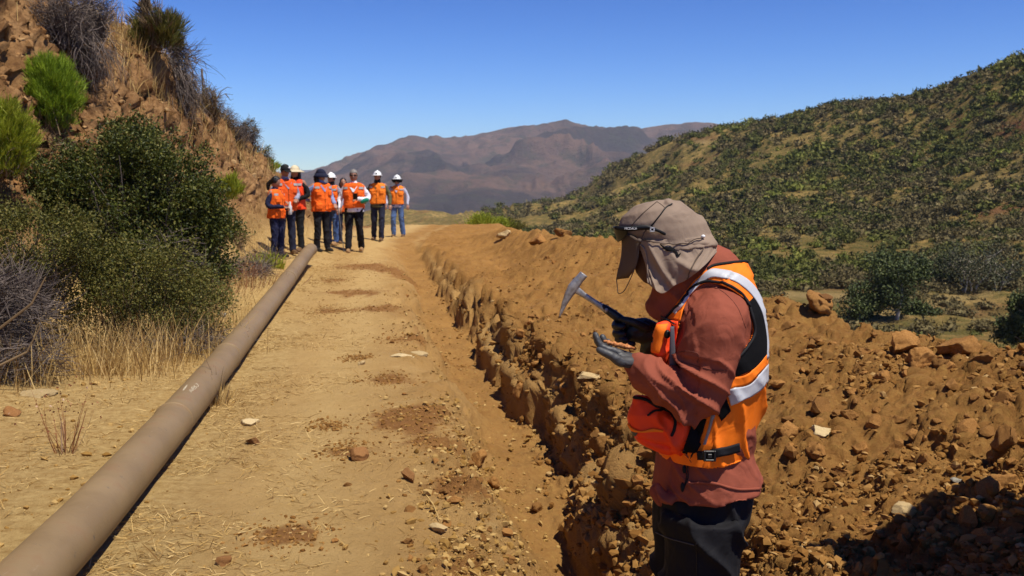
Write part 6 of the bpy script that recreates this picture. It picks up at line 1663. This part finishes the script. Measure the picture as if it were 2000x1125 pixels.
navy = cm('navy_cotton', (.014, .016, .045)); navyp = cm('navy_work_trousers', (.020, .022, .042)); blkp = cm('black_work_trousers', (.012, .011, .013), wr=.9); jeans = cm('blue_jeans', (.055, .10, .24)); jeans2 = cm('faded_blue_jeans', (.09, .15, .30))
wshirt = cm('white_shirt', (.80, .78, .82)); lblue = cm('light_blue_shirt', (.22, .28, .48)); olive = cm('olive_shirt', (.10, .095, .045)); paleb = cm('pale_plaid_shirt', (.48, .48, .58)); mask = cm('dark_neck_scarf', (.03, .02, .02))
greysh = cm('grey_check_shirt', (.30, .30, .38))
tan_boot = plain('tan_leather', (.30, .17, .07), .7, .3, 0, .2, 15); blackboot = plain('black_leather', (.02, .018, .016), .6, .3)
def scarf(T, hc, Rh, tf):
    mb = MB(); mb.add(*tube([(-.0, .0, -.07), (0, -.005, -.13)], [.080, .088], 14, 1)); tf(mb, 'neck_scarf', m_blk)
    mb = MB(); mb.add(*loft([(Vector((0, 0, .03)), Vector((.086, 0, 0)), Vector((0, .103, 0))), (Vector((0, .02, -.08)), Vector((.088, 0, 0)), Vector((0, .090, 0)))], 18, 2, False)); me = mb
def shades(T, hc, Rh, tf):
    mb = MB()
    for s in (-1, 1): mb.add(*ellipsoid((s*.036, -.094, .012), (.030, .010, .019), None, 12, 8)); mb.add(*tube([(s*.064, -.085, .015), (s*.083, -.01, .012)], .004, 6, 1))
    mb.add(*tube([(-.02, -.103, .018), (.02, -.103, .018)], .004, 6, 1)); tf(mb, 'sunglasses', m_lens)
    mb = MB(); mb.add(*ellipsoid((0, -.090, -.045), (.030, .010, .006), None, 10, 6)); tf(mb, 'moustache', m_greyhair)
# back row first
person(672, 476, 128, 15, 'person almost hidden behind the white shirted man, only dark hair and orange shoulder showing', shirt=greysh, pants=navyp, hair='long')
person(650, 478, 138, -25, 'person in white helmet and blue jeans standing behind the navy hat wearer', shirt=greysh, pants=jeans, boots=tan_boot, hat='helmet', extra=scarf)
person(580, 490, 166, -20, 'person in wide cream sun hat with long black hair and dark trousers', shirt=m_blk, pants=m_blk, hat='sunhat', hatmat=m_cream, hair='long', vestmat=m_redor, arms=[((-.27, .02, 1.16), (-.10, -.22, 1.08)), ((.27, .02, 1.16), (.12, -.20, 1.05))])
person(560, 496, 174, 35, 'person in black cap with white patch standing behind the ponytailed woman', shirt=greysh, pants=navyp, hat='cap', hatmat=m_blk, vestmat=m_vest3, build=1.08, arms=[((-.27, .03, 1.16), (-.12, -.2, 1.05)), ((.27, .03, 1.16), (.12, -.24, 1.08))], headtilt=12)
def bottle(T, hc, Rh, tf):
    pass
P1 = person(541, 503, 158, 72, 'woman with black ponytail in orange vest and navy sleeves holding a bottle', shirt=navy, pants=navy, boots=blackboot, hair='ponytail', build=1.05, arms=[((-.26, .03, 1.13), (-.12, -.26, 1.10)), ((.26, .03, 1.13), (.14, -.24, 1.06))], headtilt=22)
P4 = person(629, 491, 160, 42, 'person in navy bucket hat and light blue shirt with an arm bent behind the back', shirt=lblue, pants=blkp, boots=blackboot, hat='bucket', hatmat=m_navyhat, hair='long', arms=[((-.40, .14, 1.20), (-.18, .20, 1.08)), ((.27, .02, 1.16), (.22, -.18, 1.02))], head_turn=25, build=1.04)
P7 = person(693, 492, 160, 4, 'grey haired man in sunglasses and white shirt walking with a pole and holding a phone', shirt=wshirt, pants=blkp, boots=tan_boot, hair='short', hatmat='grey', build=1.10, extra=shades, vest_len=.95,
            arms=[((-.30, .03, 1.15), (-.32, -.10, .94)), ((.31, .02, 1.15), (.10, -.27, 1.13))], legs=[((-.11, -.10, .50), (-.12, -.16, .09)), ((.11, -.04, .50), (.13, .16, .11))])
person(739, 470, 134, -4, 'man in white helmet with olive sleeves and navy trousers walking on the road', shirt=olive, pants=navyp, hat='helmet', vestmat=m_vest2, extra=scarf, vest_len=.95, arms=[((-.30, .03, 1.15), (-.33, -.10, .94)), ((.30, .02, 1.15), (.33, -.10, .92))], legs=[((-.11, .02, .50), (-.14, .14, .11)), ((.11, -.08, .50), (.10, -.10, .09))])
def darkbrim(T, hc, Rh, tf):
    mb = MB(); mb.add(*loft([(Vector((0, 0, .045)), Vector((.12, 0, 0)), Vector((0, .14, 0))), (Vector((0, 0, .02)), Vector((.165, 0, 0)), Vector((0, .18, 0))), (Vector((0, .03, -.06)), Vector((.13, 0, 0)), Vector((0, .10, 0)))], 20, 2, False)); o = tf(mb, 'neck_shade', m_blk)
person(777, 463, 119, -6, 'person in white helmet with black neck shade and faded jeans, farthest along the road', shirt=paleb, pants=jeans2, hat='helmet', vestmat=m_vest2, build=.92, extra=darkbrim, vest_len=.95, legs=[((-.11, -.06, .50), (-.12, -.02, .09)), ((.11, .0, .50), (.15, .05, .09))])
# held things
def world_of(T, p): return T.location+(Matrix.Rotation(T.rotation_euler.z, 3, 'Z')@(Vector(p)*T.scale.x))
mb = MB(); a_ = world_of(P7, (-.33, -.19, 1.02)); b_ = world_of(P7, (-.20, -.30, 0)); b_.z = drop(b_.x, b_.y).z
pole = thing('walking_pole', b_, 'thin grey walking pole planted on the road by the white shirted man', 'walking pole')
mb.add(*tube([a_, b_], [.010, .007], 8, 1)); link('shaft', mb.mesh('shaft', m_grey_pole := plain('grey_metal_pole', (.12, .12, .12), .4, .5)), pole)
mb = MB(); mb.add(*tube([a_+Vector((0, 0, .05)), a_-Vector((0, 0, .08))], .018, 8, 1)); link('grip', mb.mesh('grip', m_gripblk), pole)
q = world_of(P7, (.06, -.36, 1.18)); mb = MB(); mb.add(*boxv(q, (.085, .014, .16), Matrix.Rotation(.35, 3, 'X'))); o = link('phone', mb.mesh('phone', m_lens, False)); o.modifiers.new('b', 'BEVEL').width = .004
tag(o, 'black phone held at chest height by the white shirted man', 'phone')
q = world_of(P1, (-.02, -.36, 1.06)); mb = MB(); mb.add(*loft([(q+Vector((0, 0, z)), Vector((r, 0, 0)), Vector((0, r, 0))) for z, r in ((-.10, .030), (-.095, .034), (.04, .034), (.075, .016), (.10, .016))], 14)); tb_ = thing('water_bottle', q, 'clear white water bottle held by the ponytailed woman', 'bottle'); link('flask', mb.mesh('flask', plain('pale_plastic_bottle', (.62, .60, .58), .2, .5)), tb_)
mb = MB(); mb.add(*loft([(q+Vector((0, 0, z)), Vector((.018, 0, 0)), Vector((0, .018, 0))) for z in (.10, .122)], 12)); link('lid', mb.mesh('lid', m_white), tb_)
mb = MB(); q = world_of(P7, (.24, -.20, 1.10)); mb.add(*tube([q+Vector((-.05, 0, -.02)), q+Vector((.05, 0, .02))], [.045, .045], 12, 1)); o = link('wristband', mb.mesh('wristband', plain('green_band', (.0, .22, .13), .4, .4))); o.parent = None
tag(o, 'green bottle tucked under the white shirted man\'s elbow', 'bottle')
# unseen bystander added and widened so that its shadow falls into view
person(0, 0, 0, 60, 'added unseen bystander in wide sun hat, shaped to cast the shadow on the heap', shirt=wshirt, pants=blkp, hat='sunhat', hatmat=m_cream, loc=Vector((1.88, 2.74, drop(1.88, 2.74).z)), scale=1.04, build=1.35, arms=[((-.46, .05, 1.20), (-.26, -.12, 1.02)), ((.46, .05, 1.20), (.26, -.12, 1.02))], group=None)
